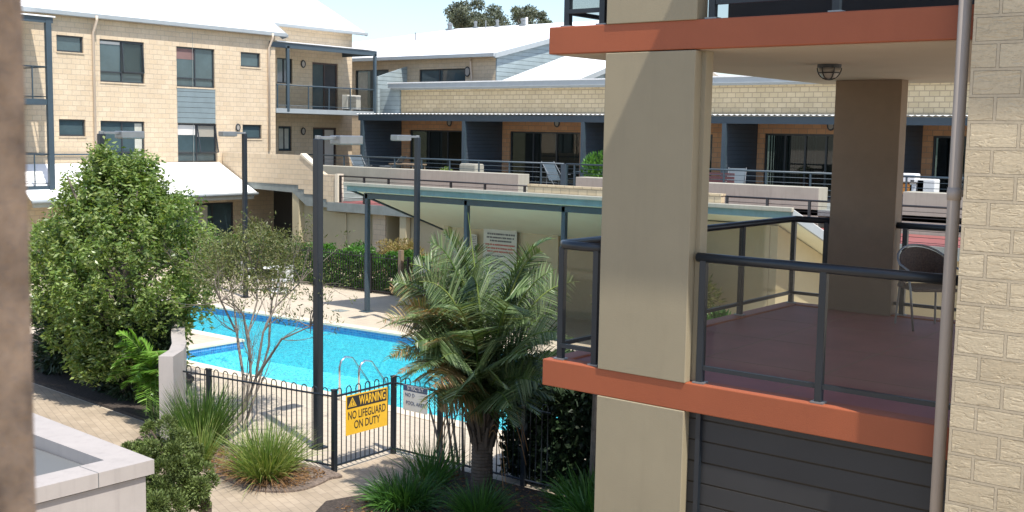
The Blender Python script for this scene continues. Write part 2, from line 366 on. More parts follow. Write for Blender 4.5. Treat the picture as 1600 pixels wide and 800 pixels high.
def blades(name, B, D0, L, w, droop, mat, parent=None, seg=4):
    """curved strips: base B, initial direction D0, length L, half-width w, droop strength"""
    n = len(B); D0 = unit(D0); L = np.broadcast_to(L, (n,)); droop = np.broadcast_to(droop, (n,)); w = np.broadcast_to(w, (n,))
    side = unit(np.cross(D0, rng.normal(size=(n, 3))*.4+np.array([0, 0, 1.])))
    p = B.copy(); d = D0.copy(); pts = [p.copy()]
    for k in range(seg):
        d = unit(d+np.array([0, 0, -1.])*(droop*(.35+.65*k/seg)/seg)[:, None]*2)
        p = p+d*(L/seg)[:, None]; pts.append(p.copy())
    rows = []
    for k, q in enumerate(pts):
        ww = (w*(1-.12*k) if k < seg else w*.08)[:, None]
        rows += [q-side*ww, q+side*ww]
    V = np.stack(rows, 1); m = V.shape[1]; V = V.reshape(-1, 3)
    base = np.arange(n)[:, None]*m
    Q = np.concatenate([base+np.array([2*k, 2*k+1, 2*k+3, 2*k+2]) for k in range(seg)], 0)
    return fastmesh(name, V, Q, mat, parent)
def inball(n): 
    d = unit(rng.normal(size=(n, 3))); return d*(rng.random((n, 1))**(1/3))

# ================================================================ GROUND, POOL
def rects(mb, rs, z):
    for x0, x1, y0, y1 in rs: mb.quad((x0, y0, z), (x1, y0, z), (x1, y1, z), (x0, y1, z))
def farv(u): return 19.22+.06*(u+25.9)
PR = -11.3; PL = -31.0; PN = 14.3; PM = 16.62; PU = -21.1
g = MB(); B = 400
g.quad((-B, -B, GZ), (B, -B, GZ), (B, PN, GZ), (-B, PN, GZ))
g.quad((-B, PN, GZ), (PU, PN, GZ), (PU, PM, GZ), (-B, PM, GZ))
g.quad((PR, PN, GZ), (B, PN, GZ), (B, farv(PR), GZ), (PR, farv(PR), GZ))
g.quad((-B, PM, GZ), (PL, PM, GZ), (PL, farv(PL), GZ), (-B, farv(PL), GZ))
g.quad((-B, farv(PL), GZ), (PL, farv(PL), GZ), (PR, farv(PR), GZ), (B, farv(PR), GZ), (B, B, GZ), (-B, B, GZ))
struct('ground', g, 'deck')
W0 = GZ-.12; BD = GZ-1.25
pool_xy = [(PU, PN), (PR, PN), (PR, farv(PR)), (PL, farv(PL)), (PL, PM), (PU, PM)]
b = MB()
n = len(pool_xy)
for i in range(n):
    a, c = pool_xy[i], pool_xy[(i+1) % n]
    b.quad((a[0], a[1], GZ-.21), (c[0], c[1], GZ-.21), (c[0], c[1], BD), (a[0], a[1], BD))
b.quad(*[(x, y, BD) for x, y in pool_xy]); struct('pool_basin', b, 'basin')
b = MB()
for i in range(n):
    a, c = pool_xy[i], pool_xy[(i+1) % n]
    b.quad((a[0], a[1], GZ), (c[0], c[1], GZ), (c[0], c[1], GZ-.21), (a[0], a[1], GZ-.21))
struct('pool_tile_band', b, 'tile')
b = MB().quad(*[(x, y, W0) for x, y in pool_xy]); struct('water', b, 'water')
# coping: a cream nosing, 30 cm wide, overhanging the pool by 2 cm
cp = MB(); ou = []
cx = [(PU-.02, PN+.02), (PR-.02, PN+.02), (PR-.02, farv(PR)-.02), (PL+.02, farv(PL)-.02), (PL+.02, PM+.02), (PU+.02, PM+.02)]
co_ = [(PU-.3, PN-.3), (PR+.3, PN-.3), (PR+.3, farv(PR)+.3), (PL-.3, farv(PL)+.3), (PL-.3, PM-.3), (PU-.3, PM-.3)]
cx[0] = (PU+.02, PN+.02)
for i in range(n):
    if i == 4: q = [cx[4], cx[5], (PU-.3, PM-.3), co_[4]]
    elif i == 5: q = [cx[5], cx[0], (PU-.3, PN-.3), (PU-.3, PM-.3)]
    else: q = [cx[i], cx[(i+1) % n], co_[(i+1) % n], co_[i]]
    cp.slab([(x, y, GZ+.012) for x, y in q], .045)
struct('pool_coping', cp, 'coping')
# paver path outside the fence
pv = MB(); z = GZ+.004
pv.quad((-60, -6, z), (6, -6, z), (6, 12.15, z), (-11.9, 12.15, z), (-11.87, 10.94, z), (-14.75, 10.52, z), (-15.6, 10.7, z), (-22, 11.15, z), (-60, 14, z))
struct('path', pv, 'paver')
def smooth_poly(p, k=5):
    out = []; n_ = len(p)
    for i in range(n_):
        a, b_, c_, d_ = (np.array(p[(i+j-1) % n_], float) for j in range(4))
        for t in np.linspace(0, 1, k, endpoint=False):
            q = .5*((2*b_)+(-a+c_)*t+(2*a-5*b_+4*c_-d_)*t*t+(-a+3*b_-3*c_+d_)*t**3); q[2] = b_[2]; out.append(tuple(q))
    return out
mu = MB().slab(smooth_poly([(-15.1, 10.55, GZ+.05), (-15.3, 9.95, GZ+.03), (-14.3, 9.72, GZ+.03), (-13.0, 9.68, GZ+.03), (-12.0, 9.62, GZ+.03), (-11.55, 10.0, GZ+.03), (-11.62, 10.6, GZ+.04), (-11.9, 10.86, GZ+.05)]), .06)
tag(mu.build('garden_bed', 'mulch'), kind='structure')
mu = MB().slab([(-10.55, 12.1, GZ+.04), (-10.5, 11.2, GZ+.04), (-10.9, 9.9, GZ+.04), (-9.8, 8.0, GZ+.04), (-4, 8.1, GZ+.04), (-4, 12.1, GZ+.04)], .06)
tag(mu.build('garden_bed', 'soil'), kind='structure')
mu = MB().slab([(-14.85, 10.3, GZ+.05), (-16.2, 10.78, GZ+.05), (-21.5, 11.15, GZ+.05), (-25, 11.5, GZ+.05), (-25, 15.5, GZ+.05), (-18.4, 13.3, GZ+.05), (-16.6, 11.6, GZ+.05), (-15.3, 10.75, GZ+.05)], .06)
tag(mu.build('garden_bed', 'soil'), kind='structure')
mu = MB().slab([(-34, 24.3, GZ+.05), (-23.2, 24.3, GZ+.05), (-23.2, 26.3, GZ+.05), (-34, 26.3, GZ+.05)], .06)
tag(mu.build('garden_bed', 'soil'), kind='structure')

# ================================================================ helpers for walls with openings
def wall_holes(axis, c, a0, a1, z0, z1, holes, depth, sgn, mb=None):
    """wall sheet on plane axis=c between a0..a1, z0..z1, with openings and reveals going back by depth (sgn = direction of the back)"""
    mb = mb or MB()
    def pt(a, zz, d=0): return (c+sgn*d, a, zz) if axis == 'x' else (a, c+sgn*d, zz)
    As = sorted({a0, a1}|{min(max(h[i], a0), a1) for h in holes for i in (0, 1)}); Zs = sorted({z0, z1}|{min(max(h[i], z0), z1) for h in holes for i in (2, 3)})
    for i in range(len(As)-1):
        for j in range(len(Zs)-1):
            am = (As[i]+As[i+1])/2; zm = (Zs[j]+Zs[j+1])/2
            if any(h[0] < am < h[1] and h[2] < zm < h[3] for h in holes): continue
            mb.quad(pt(As[i], Zs[j]), pt(As[i+1], Zs[j]), pt(As[i+1], Zs[j+1]), pt(As[i], Zs[j+1]))
    for h0, h1, k0, k1 in holes:
        for (p, q) in (((h0, k0), (h0, k1)), ((h1, k0), (h1, k1)), ((h0, k0), (h1, k0)), ((h0, k1), (h1, k1))):
            mb.quad(pt(*p), pt(*q), pt(*q, depth), pt(*p, depth))
    return mb
def window(par, axis, c, sgn, a0, a1, z0, z1, name='window', div=(), trans=(), recess=.09, fm='frame', gm='glass_dark', fw=.045, blinds=(), sill=True):
    """c = wall face; sgn = direction into the building"""
    def bx(mb, a, b, zz0, zz1, d0, d1):
        if axis == 'x': mb.box(c+sgn*d0, c+sgn*d1, a, b, zz0, zz1)
        else: mb.box(a, b, c+sgn*d0, c+sgn*d1, zz0, zz1)
    f = MB(); r = recess
    bx(f, a0, a1, z0, z0+fw, r-.03, r+.05); bx(f, a0, a1, z1-fw, z1, r-.03, r+.05)
    bx(f, a0, a0+fw, z0+fw, z1-fw, r-.03, r+.05); bx(f, a1-fw, a1, z0+fw, z1-fw, r-.03, r+.05)
    for d in div: bx(f, d-fw/2, d+fw/2, z0+fw, z1-fw, r-.025, r+.048)
    for t in trans: bx(f, a0+fw, a1-fw, t-fw/2, t+fw/2, r-.028, r+.046)
    fo = f.build(name, fm, par)
    g = MB(); bx(g, a0+fw*.5, a1-fw*.5, z0+fw*.5, z1-fw*.5, r+.012, r+.03); g.build('pane', gm, fo)
    for (b0, b1, y0, y1, mt) in blinds:
        k = MB(); bx(k, b0, b1, y0, y1, r+.004, r+.010); k.build('blind', mt, fo)
    if sill:
        s2 = MB(); bx(s2, a0-.02, a1+.02, z0-.05, z0-.004, -.025, r); s2.build('sill', 'brick', fo)
    return fo
def rail(par, pts, top, bot, posts, mat='steel', rt=.025, wires=(), wr=.008, pr=.02, name='railing', square=False):
    """one railing mesh: top tube, wires, posts as separate parts"""
    m = MB(); m.tube([(p[0], p[1], top) for p in pts], rt, 8)
    for wz in wires: m.tube([(p[0], p[1], wz) for p in pts], wr, 6)
    o = m.build(name, mat, par, smooth=True)
    for (x, y) in posts:
        k = MB(); k.box(x-pr, x+pr, y-pr, y+pr, bot, top-.01); k.build('post', mat, o)
    return o
def bulkhead(par, c, n, r=.13, name='wall_light'):
    """oval caged wall lamp, n = outward axis ('x' or 'y-')"""
    m = MB(); pts = []
    for k in range(17):
        an = 2*math.pi*k/16; a, zz = math.cos(an)*r*.75, math.sin(an)*r
        pts.append((c[0]+.04, c[1]+a, c[2]+zz) if n == 'x' else (c[0]+a, c[1]-.04, c[2]+zz))
    m.tube(pts, .028, 6, False); o = m.build(name, 'frame', par)
    l = MB(); 
    if n == 'x': l.box(c[0], c[0]+.05, c[1]-r*.55, c[1]+r*.55, c[2]-r*.8, c[2]+r*.8)
    else: l.box(c[0]-r*.55, c[0]+r*.55, c[1]-.05, c[1], c[2]-r*.8, c[2]+r*.8)
    l.build('lens', 'lampglass', o); return o

# ================================================================ LEFT THREE STOREY BUILDING (plane u = UL)
UL = -35.5; UR = -37.5
def L(x, y, u=UL): q = P(x, y, 'u', u); return q[1], q[2]
def Lr(x0, y0, x1, y1, u=UL):
    a0, zt = L(x0, y0, u); a1, zb = L(x1, y1, u); return a0, a1, zb, zt
bl = thing('apartment_building', (UL, 24, GZ), 'three storey cream brick apartment building with white roof left of the pool', 'building')
wins = [(Lr(88, 54, 130.5, 83), 'small'), (Lr(155.5, 60.5, 226, 131), 'big'), (Lr(275.5, 72, 336, 138), 'red'), (Lr(376, 81, 407, 106), 'small'),
        (Lr(92, 186, 134, 213), 'small'), (Lr(157, 188.5, 227, 253), 'curt'), (Lr(277.5, 192.5, 339, 253), 'blind'), (Lr(379, 194.5, 409, 217), 'small')]
gd = (24.2, 27.55, -4.80, -2.76)
sid = (wins[2][0][0], wins[2][0][1], wins[6][0][3], wins[2][0][2])
holes = [w[0] for w in wins]+[gd]
wall_holes('x', UL, 10, 29.6, GZ, 3.78, holes, .12, -1).box(UL-3, UL-.02, 29.58, 29.6, GZ, 3.72).build('wall', 'brick', bl)
for vj in (17.2, 25.75): MB().box(UL-.001, UL+.002, vj-.008, vj+.008, -4.8, 3.5).build('control_joint', 'concrete_edge', bl)
for (a0, a1, z0, z1), k in wins:
    mid = (a0+a1)/2; h = z1-z0; w = a1-a0
    if k == 'small': window(bl, 'x', UL, -1, a0, a1, z0, z1, fw=.05)
    elif k == 'big': window(bl, 'x', UL, -1, a0, a1, z0, z1, div=(mid,), trans=(z0+h*.24,), blinds=[(a0+.06, mid-.04, z1-.15, z1-.06, 'blind')])
    elif k == 'curt': window(bl, 'x', UL, -1, a0, a1, z0, z1, div=(mid,), trans=(z0+h*.24,), blinds=[(a1-w*.2, a1-.06, z0+.07, z1-.07, 'curtain')])
    elif k == 'red': window(bl, 'x', UL, -1, a0, a1, z0, z1, div=(mid,), trans=(z0+h*.22,), blinds=[(a0+.06, mid-.04, z1-.44, z1-.06, 'red_blind')])
    else: window(bl, 'x', UL, -1, a0, a1, z0, z1, div=(mid,), trans=(z0+h*.24,), blinds=[(a0+.06, mid-.04, z1-.42, z1-.06, 'blind'), (mid+.05, a1-.06, z1-.48, z1-.06, 'blind')])
window(bl, 'x', UL, -1, *gd, name='sliding_door', div=(25.2, 26.6), fw=.06, sill=False, blinds=[(25.3, 26.4, gd[2]+.1, gd[3]-.08, 'curtain')])
MB().box(UL-.04, UL+.012, sid[0], sid[1], sid[2]+.003, sid[3]-.003).build('siding_panel', 'siding_panel', bl)
# awning sashes pushed open on the two lower windows
for k in (2, 6):
    (a0, a1, z0, z1) = wins[k][0] if k == 6 else wins[1][0]
    mid = (a0+a1)/2+.03; zt = z1-.06; zb = z0+(z1-z0)*.26; o = .20 if k == 6 else .08
    m = MB(); A = [(UL-.06, mid, zt), (UL-.06, a1-.03, zt), (UL-.06+o, a1-.03, zb), (UL-.06+o, mid, zb)]
    for i in range(4): m.tube([A[i], A[(i+1) % 4]], .024, 4)
    so_ = m.build('open_sash', 'frame', bl); MB().slab(A, .008).build('pane', 'glass_tint', so_)
# roof
sl1 = .62
MB().slab([(UL+.2, 9.5, 3.76), (UL+.2, 29.95, 3.76), (UL-6, 29.95, 3.76+6.2*sl1), (UL-6, 9.5, 3.76+6.2*sl1)], .05).build('roof', 'roof', bl)
MB().box(UL+.16, UL+.27, 9.5, 29.97, 3.62, 3.775).build('gutter', 'grey_fascia', bl, bevel=.02)
MB().prism([(UL-.02, 3.55), (UL+.3, 3.62), (UL+.3, 3.70), (UL-6, 3.70+6.3*sl1), (UL-6, 3.45+6.3*sl1)], 'y', 29.97, 30.01).build('barge_board', 'grey_fascia', bl)
MB().quad((UL, 9.5, 3.72), (UL+.17, 9.5, 3.69), (UL+.17, 29.95, 3.69), (UL, 29.95, 3.72)).build('eave_lining', 'pinkwall', bl)
def dpipe(par, x, y, z0, z1, mat='pipe_cream', r=.045, out=.3):
    m = MB(); m.tube([(x+out, y, z1+.1), (x+out, y, z1-.05), (x+.06, y, z1-.45), (x+.06, y, z0)], r, 8); m.build('downpipe', mat, par, smooth=True)
v_, _ = L(145, 100); dpipe(bl, UL, v_, GZ, 3.6)
v_, _ = L(419, 150); dpipe(bl, UL, v_, -.8, 3.6, 'pipe_cream')
bulkhead(bl, (UL, *L(371, 199)), 'x', .12)
# recessed part with the upper balcony
d1 = Lr(488, 97, 528, 173, UR); w1 = Lr(433, 90, 457, 131, UR); d0 = Lr(489, 199, 526, 258, UR); w0 = Lr(435, 197, 456, 236, UR)
d1 = (d1[0], d1[1], .87, d1[3]); d0 = (d0[0], d0[1], -1.9, d0[3])
wall_holes('x', UR, 29.6, 35.6, GZ, 4.33, [d1, w1, d0, w0], .12, -1).box(UR-5, UR-.02, 35.58, 35.6, GZ, 4.3).build('wall', 'brick', bl)
for d in (d1, d0): window(bl, 'x', UR, -1, *d, name='sliding_door', div=((d[0]+d[1])/2,), fm='frame_brown', sill=False, fw=.07, blinds=[((d[0]+d[1])/2+.06, d[1]-.1, d[2]+.1, d[3]-.1, 'room' if d is d1 else 'blind')])
for w in (w1, w0): window(bl, 'x', UR, -1, *w, div=((w[0]+w[1])/2,), blinds=[(w[0]+.1, w[1]-.1, w[2]+.1, w[3]-.1, 'curtain')] if w is w0 else ())
MB().slab([(UR+.32, 29.3, 4.33), (UR+.32, 36.15, 4.33), (UR-6, 36.15, 4.33+6.32*.5), (UR-6, 29.3, 4.33+6.32*.5)], .05).build('roof', 'roof', bl)
MB().box(UR+.30, UR+.43, 30.3, 36.17, 4.22, 4.35).build('gutter', 'grey_fascia', bl, bevel=.02)
MB().prism([(UR+.3, 4.2), (UR+.3, 4.3), (UR-6, 4.3+6.3*.5), (UR-6, 4.1+6.3*.5)], 'y', 36.16, 36.2).build('barge_board', 'grey_fascia', bl)
ul = (UL, *L(473, 100, UR)[::-1]); bulkhead(bl, (UR, *L(473, 100, UR)), 'x', .14); bulkhead(bl, (UR, *L(473, 205, UR)), 'x', .14)
MB().box(UR+.003, UL+.03, 29.62, 35.05, .68, .86).build('balcony_slab', 'grey_fascia', bl)
m = MB().box(UL-.05, UL+.05, 29.3, 35.1, 3.22, 3.42).box(UR, UL-.05, 35.0, 35.1, 3.22, 3.42); m.build('canopy_beam', 'steel_blue', bl)
MB().slab([(UL+.1, 29.62, 3.47), (UL+.1, 35.2, 3.47), (UR, 35.2, 3.6), (UR, 29.62, 3.6)], .03).build('canopy_roof', 'roof', bl)
for vv in (30.22, 35.03): MB().box(UL-.05, UL+.05, vv-.06, vv+.06, .75, 3.3).build('canopy_post', 'steel_blue', bl)
rail(bl, [(UL, 29.65), (UL, 35.0)], 1.78, .86, [(UL, v) for v in (29.7, 31.3, 32.4, 33.6, 34.95)], 'steel_blue', .028, wires=(.98,), wr=.015)
MB().box(UL-.004, UL+.004, 29.72, 34.93, 1.0, 1.73).build('balustrade_glass', 'glass_tint', bl)
# awning roof over the ground floor
MB().slab([(UL+.02, 18.5, -1.24), (UL+.02, 26.87, -1.24), (-33.45, 27.0, -2.27), (-33.45, 18.3, -2.27)], .05).build('lean_to_roof', 'roof', bl)
m = MB().tube([(-33.42, 18.3, -2.33), (-33.42, 27.02, -2.33)], .055, 8); m.build('gutter', 'grey_fascia', bl, smooth=True)
MB().prism([(UL+.02, -1.33), (-33.45, -2.36), (-33.45, -2.46), (UL+.02, -1.45)], 'y', 26.82, 26.87).build('barge_board', 'grey_fascia', bl)
MB().box(-33.6, -33.5, 18.4, 26.9, -2.52, -2.36).build('lean_to_beam', 'pinkwall', bl)
# side balcony stack at the far left
bs = thing('balcony_tower', (-34.7, 17, GZ), 'two storey steel balcony stack on the left building beside the foreground pillar', 'balcony')
for z0, z1 in ((.66, .84), (-2.02, -1.88)):
    MB().box(UL+.003, -34.0, 14, 19.35, z0, z1).build('balcony_slab', 'steel_blue', bs)
MB().slab([(-33.9, 13.9, 3.42), (-33.9, 19.5, 3.42), (UL, 19.5, 3.5), (UL, 13.9, 3.5)], .04).build('canopy_roof', 'roof', bs)
MB().box(-34.06, -33.96, 14, 19.45, 3.2, 3.38).build('canopy_beam', 'steel_blue', bs)
for vv in (14.3, 19.3): MB().box(-34.07, -33.95, vv-.09, vv+.09, GZ if vv < 15 else -2.0, 3.3).build('post', 'steel_blue', bs)
for zf in (.84, -1.88):
    rail(bs, [(-34.02, 14.2), (-34.02, 19.25)], zf+1.0, zf, [(-34.02, v) for v in (15.2, 17, 18.3, 18.75)], 'steel_blue', .025, wires=(zf+.08,), wr=.012, pr=.016)
    rail(bs, [(-34.02, 19.28), (UL, 19.28)], zf+1.0, zf, [], 'steel_blue', .02, wires=(zf+.08,), wr=.012)
m = MB().tube([(UL+.06, 19.6, -.93), (UL+.06, 21.6, -.93)], .03, 6); m.build('wall_conduit', 'steel_blue', bl)
# condenser unit on the balcony
def condenser(loc, label, rz=0):
    t = thing('air_conditioner', (0, 0, 0), label, 'air conditioner')
    MB().box(-.40, .40, -.16, .16, .06, .66).build('case', 'plastic', t, bevel=.02)
    m = MB()
    for i in range(9): m.box(-.34, .10, -.185, -.165, .11+i*.058, .13+i*.058)
    m.build('grille', 'alu', t)
    MB().lathe([(.20, 0), (.24, .01), (.24, .03), (.20, .04)], (0, 0, 0), 20)
    for x in (-.3, .3): MB().box(x-.03, x+.03, -.17, .17, 0, .06).build('foot', 'black', t)
    t.location = loc; t.rotation_euler = (0, 0, rz); return t
condenser((UL-.35, 34.0, .865), 'white air conditioner condenser standing on the upper left balcony', math.pi/2)

# ================================================================ WING WITH TERRACE (planes of constant v)
VW = 35.8; UW = -34.66; SP = 5.59
wg = thing('terrace_wing', (-22, VW, GZ), 'low brick wing with covered first floor terraces behind the pool shelter', 'building')
units = [UW+SP*k for k in range(6)]
dholes = []
for k in range(5):
    a, c = (.5, 3.7) if k == 0 else ((.41, 3.83) if k in (1, 2) else (.30, 2.80+.0*k))
    if k == 2: a, c = .35, 3.9
    dholes.append((units[k]+a, units[k]+(c if k < 3 else 3.2), -1.93, .11))
# unit 3 (blinds) and unit 4 measured doors
dholes[3] = (-17.6, -14.7, -1.93, .17); dholes[4] = (-11.95, -9.0, -1.93, .17)
wall_holes('y', VW, UW, -4, GZ, .75, dholes, .12, 1).build('wall', 'brick_bounce', wg)
MB().box(UW, -4, VW-.02, VW+.3, .76, 1.80).build('parapet', 'brick_par', wg)
m = MB().box(UW-.4, -4, VW-.42, VW+.35, 1.86, 2.06).box(UW-.36, -4, VW-.3, VW+.3, 1.80, 1.87); m.build('fascia', 'grey_fascia', wg)
MB().box(UW-.42, -4, VW-.45, VW+.4, 2.06, 2.10).build('capping', 'white', wg)
MB().box(UW-1.2, UW-.02, VW-.1, VW+.3, .6, 1.85).build('siding_return', 'siding', wg)
# corrugated canopy
cm = MB(); N = 620; x0 = UW-.35; x1 = -4.
xs = np.linspace(x0, x1, N)
for (ya, za, yb, zb) in ((33.42, .735, VW-.03, .79),):
    o = len(cm.v)
    for i, x in enumerate(xs):
        dz = .018*math.sin(i*math.pi/2)
        cm.v += [(x, ya, za+dz*.8), (x, yb, zb+dz*.8)]
    for i in range(N-1): cm.f.append((o+2*i, o+2*i+2, o+2*i+3, o+2*i+1))
cm.build('corrugated_canopy', 'white', wg)
MB().box(x0+.1, x1, 33.5, 33.6, .46, .70).build('canopy_beam', 'steel_blue', wg)
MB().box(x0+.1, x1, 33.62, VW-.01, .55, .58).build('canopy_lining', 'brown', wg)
for k, u in enumerate(units):
    MB().box(u-.07, u+.07, 33.44, 33.56, -1.94, .47).build('canopy_post', 'steel_blue', wg)
    s_ = MB().box(u-.03, u+.03, 33.6, VW-.003, -1.9, .5); s_.build('privacy_screen', 'siding_blue', wg)
for k, (a, c, z0, z1) in enumerate(dholes):
    n3 = 4 if k == 3 else 3
    window(wg, 'y', VW, 1, a, c, z0, z1, name='sliding_door', div=[a+(c-a)*i/n3 for i in range(1, n3)], sill=False, fw=.06, gm='glass')
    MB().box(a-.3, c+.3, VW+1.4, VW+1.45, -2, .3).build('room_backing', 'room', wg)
    if k == 3:
        m = MB(); x = a+.1
        while x < c-.1:
            if not (a+1.75 < x < a+2.35): m.box(x, x+.055, VW+.2, VW+.215, -1.85, .12)
            x += .095
        m.build('vertical_blinds', 'curtain', wg)
    elif k == 4: MB().box(a+.1, c-.1, VW+.2, VW+.22, -1.85, .12).build('curtain', 'room', wg)
    elif k == 1: MB().box(-26.35, -25.6, VW+.2, VW+.22, -.98, .03).build('curtain', 'curtain', wg)
    elif k == 0: MB().box(-32.0, -31.2, VW+.2, VW+.22, -.9, .03).build('curtain', 'curtain', wg)
for (x, y) in ((703, 191), (871, 192), (1299, 196)):
    q = P(x, y, 'v', VW); bulkhead(wg, (q[0], VW, q[2]), 'y', .15)
MB().box(UW-1.0, -4, 30.0, VW-.004, -2.1, -1.94).build('terrace_slab', 'concrete_edge', wg)
# terrace parapet planters
for a, c in ((-35.3, -23.62), (-21.28, -13.05), (-10.72, -4)):
    m = MB().box(a, c, 30.0, 30.6, -2.44, -1.33); m.build('planter_wall', 'pinkwall', wg, bevel=.01)
ps = [u for u in np.arange(-34.2, -5, 1.37)]
for a, c in ((-35.2, -22.3), (-22.2, -12.4), (-12.3, -4)):
    rail(wg, [(a, 30.75), (c, 30.75)], -.95, -1.94, [(u, 30.75) for u in ps if a < u < c], 'steel_blue', .028, wires=(-1.1, -1.25, -1.42, -1.59, -1.76), wr=.008, pr=.022)
for u in (-22.28, -12.35): MB().box(u-.1, u+.1, 30.68, 30.82, -2.0, -.95).build('post', 'steel_blue', wg)

# ---- lower walkway, stair wall, stores
wk = thing('walkway_block', (-22, 27, GZ), 'cream storerooms with a railed walkway on top behind the hedge', 'building')
MB().box(-29.3, -4, 27.0, 29.98, -2.62, -2.43).build('walkway_slab', 'redfloor', wk)
MB().box(-29.6, -4, 26.93, 27.0, -2.74, -2.44).build('slab_edge', 'concrete_edge', wk)
st_h = [(-27.0, -26.2, GZ, -2.78)]
wall_holes('y', 27.25, -30.6, -4, GZ, -2.62, st_h, .8, 1).build('storeroom_wall', 'cream', wk)
MB().box(-27.6, -27.02, 27.18, 27.24, GZ, -2.75).build('brick_pier', 'brick', wk)
MB().box(-27.0, -26.2, 28.1, 28.15, GZ, -2.7).build('door_recess', 'room', wk)
for a, c in ((-30.3, -28.9), (-28.8, -27.7)):
    MB().box(a+.03, c-.03, 27.2, 27.245, GZ+.02, -2.8).build('store_door', 'cream', wk, bevel=.006)
MB().box(-26.18, -25.9, 27.0, 27.2, GZ, -2.75).build('cream_post', 'cream', wk)
MB().box(-26.7, -26.4, 29.94, 29.98, -4, -3.9)
rp = [-29.05, -27.9, -26.75, -25.4, -24.0, -22.6, -21.05]
WR = (-1.66, -1.81, -1.96, -2.11, -2.26, -2.38)
rail(wk, [(-29.15, 27.05), (-20.95, 27.05)], -1.53, -2.43, [(u, 27.05) for u in rp], 'steel_dark', .026, wires=WR, wr=.007, pr=.03)
rail(wk, [(-14.35, 27.05), (-5, 27.05)], -1.53, -2.43, [(u, 27.05) for u in np.arange(-14.3, -5, 1.15)], 'steel_dark', .026, wires=WR, wr=.007, pr=.03)
m = MB().box(-20.9, -14.45, 27.0, 27.2, -2.43, -1.52); m.build('brick_parapet', 'brick_par', wk)
m = MB().box(-20.9, -14.43, 26.98, 27.22, -1.52, -1.47); m.build('parapet_cap', 'brick_par', wk)
sw = [(-35.45, -.87), (-31.03, -.87), (-30.2, -1.34), (-29.84, -1.50), (-29.16, -1.50), (-29.16, -2.44), (-29.7, -2.44), (-29.7, -2.35), (-30.2, -2.35), (-30.2, -2.22), (-30.87, -2.22), (-30.87, -2.06), (-31.17, -2.06), (-31.17, -1.92), (-35.45, -1.92)]
MB().prism(sw, 'y', 27.0, 27.2).build('stair_wall', 'brick', wk)
m = MB().prism([(-31.05, -.865), (-30.2, -1.335), (-30.2, -1.26), (-31.0, -.80)], 'y', 26.97, 27.23); m.build('stair_capping', 'coping', wk)
MB().box(-29.24, -29.1, 26.96, 27.24, -2.43, -1.46).build('end_capping', 'coping', wk)
se = [(-35.45, -1.925), (-31.17, -1.925), (-31.17, -2.065), (-30.87, -2.065), (-30.87, -2.225), (-30.2, -2.225), (-30.2, -2.355), (-29.7, -2.355), (-29.7, -2.64), (-30.75, -2.64), (-31.5, -2.2), (-35.45, -2.12)]
MB().prism(se, 'y', 27.02, 29.5).build('stair_soffit', 'concrete_edge', wk)
MB().box(-31.55, -31.2, 27.05, 27.4, GZ, -2.2).box(-31.2, -30.75, 27.3, 27.6, GZ, -2.3).build('stair_column', 'cream', wk)
MB().box(-35.4, -30.6, 29.4, 29.5, GZ, -2.0).build('undercroft_shade_sheet', 'black', wk)  # black sheet standing in for the deep shade under the stair

# ---- rear building 3 and its roofs
b3 = thing('rear_building', (-36, 40, GZ), 'cream brick building with long white roof and grey gable behind the terrace wing', 'building')
q3 = [P(x, y, 'v', 38.5) for x, y in ((555, 110), (607, 170), (655, 108), (727, 130))]
dz3 = (q3[0][0], q3[1][0], .95, q3[0][2]); wz3 = (q3[2][0], q3[3][0], 1.75, q3[2][2]-.02)
wall_holes('y', 38.5, -42, -31.65, GZ, 3.42, [dz3, wz3], .12, 1).build('wall', 'brick', b3)
window(b3, 'y', 38.5, 1, *dz3, name='sliding_door', div=((dz3[0]+dz3[1])/2,), sill=False, blinds=[(dz3[0]+.1, dz3[0]+.75, 1.05, dz3[3]-.1, 'curtain')])
window(b3, 'y', 38.5, 1, *wz3, div=((wz3[0]+wz3[1])/2-.2,))
MB().prism([(38.5, GZ), (38.5, 3.30), (48.3, 5.55), (56, 3.5), (56, GZ)], 'x', -31.66, -31.6).build('gable_wall', 'siding', b3)
MB().prism([(38.15, 3.22), (38.15, 3.42), (48.3, 5.76), (48.3, 5.56)], 'x', -31.5, -31.4).build('barge_board', 'grey_fascia', b3)
E1 = (-43.5, 38.15, 3.42); E2 = (-31.42, 38.15, 3.42); R2 = (-31.42, 48.3, 5.75); R1 = (-42.5, 48.3, 5.75)
MB().slab([E1, E2, R2, R1, (-47.5, 44.0, 4.76)], .06).build('roof', 'roof', b3)
MB().slab([(-41.5, 48.3, 5.75), R2, (-31.42, 58, 3.5), (-46, 58, 3.5)], .06).build('roof', 'roof', b3)
MB().slab([(-52, 46, 4.9), (-46.5, 43.5, 4.6), (-43.5, 38.15, 3.42), (-52, 38.15, 3.42)], .06).build('roof', 'roof', b3)
MB().box(-43.5, -31.4, 38.02, 38.16, 3.28, 3.43).build('gutter', 'grey_fascia', b3)
dpm = MB().tube([P(735, 92, 'v', 38.35), P(735, 96, 'v', 38.42), P(737, 125, 'v', 38.44)], .045, 8); dpm.build('downpipe', 'pipe_cream', b3)
bulkhead(b3, (P(731, 112, 'v', 38.5)[0], 38.5, P(731, 112, 'v', 38.5)[2]), 'y', .2)
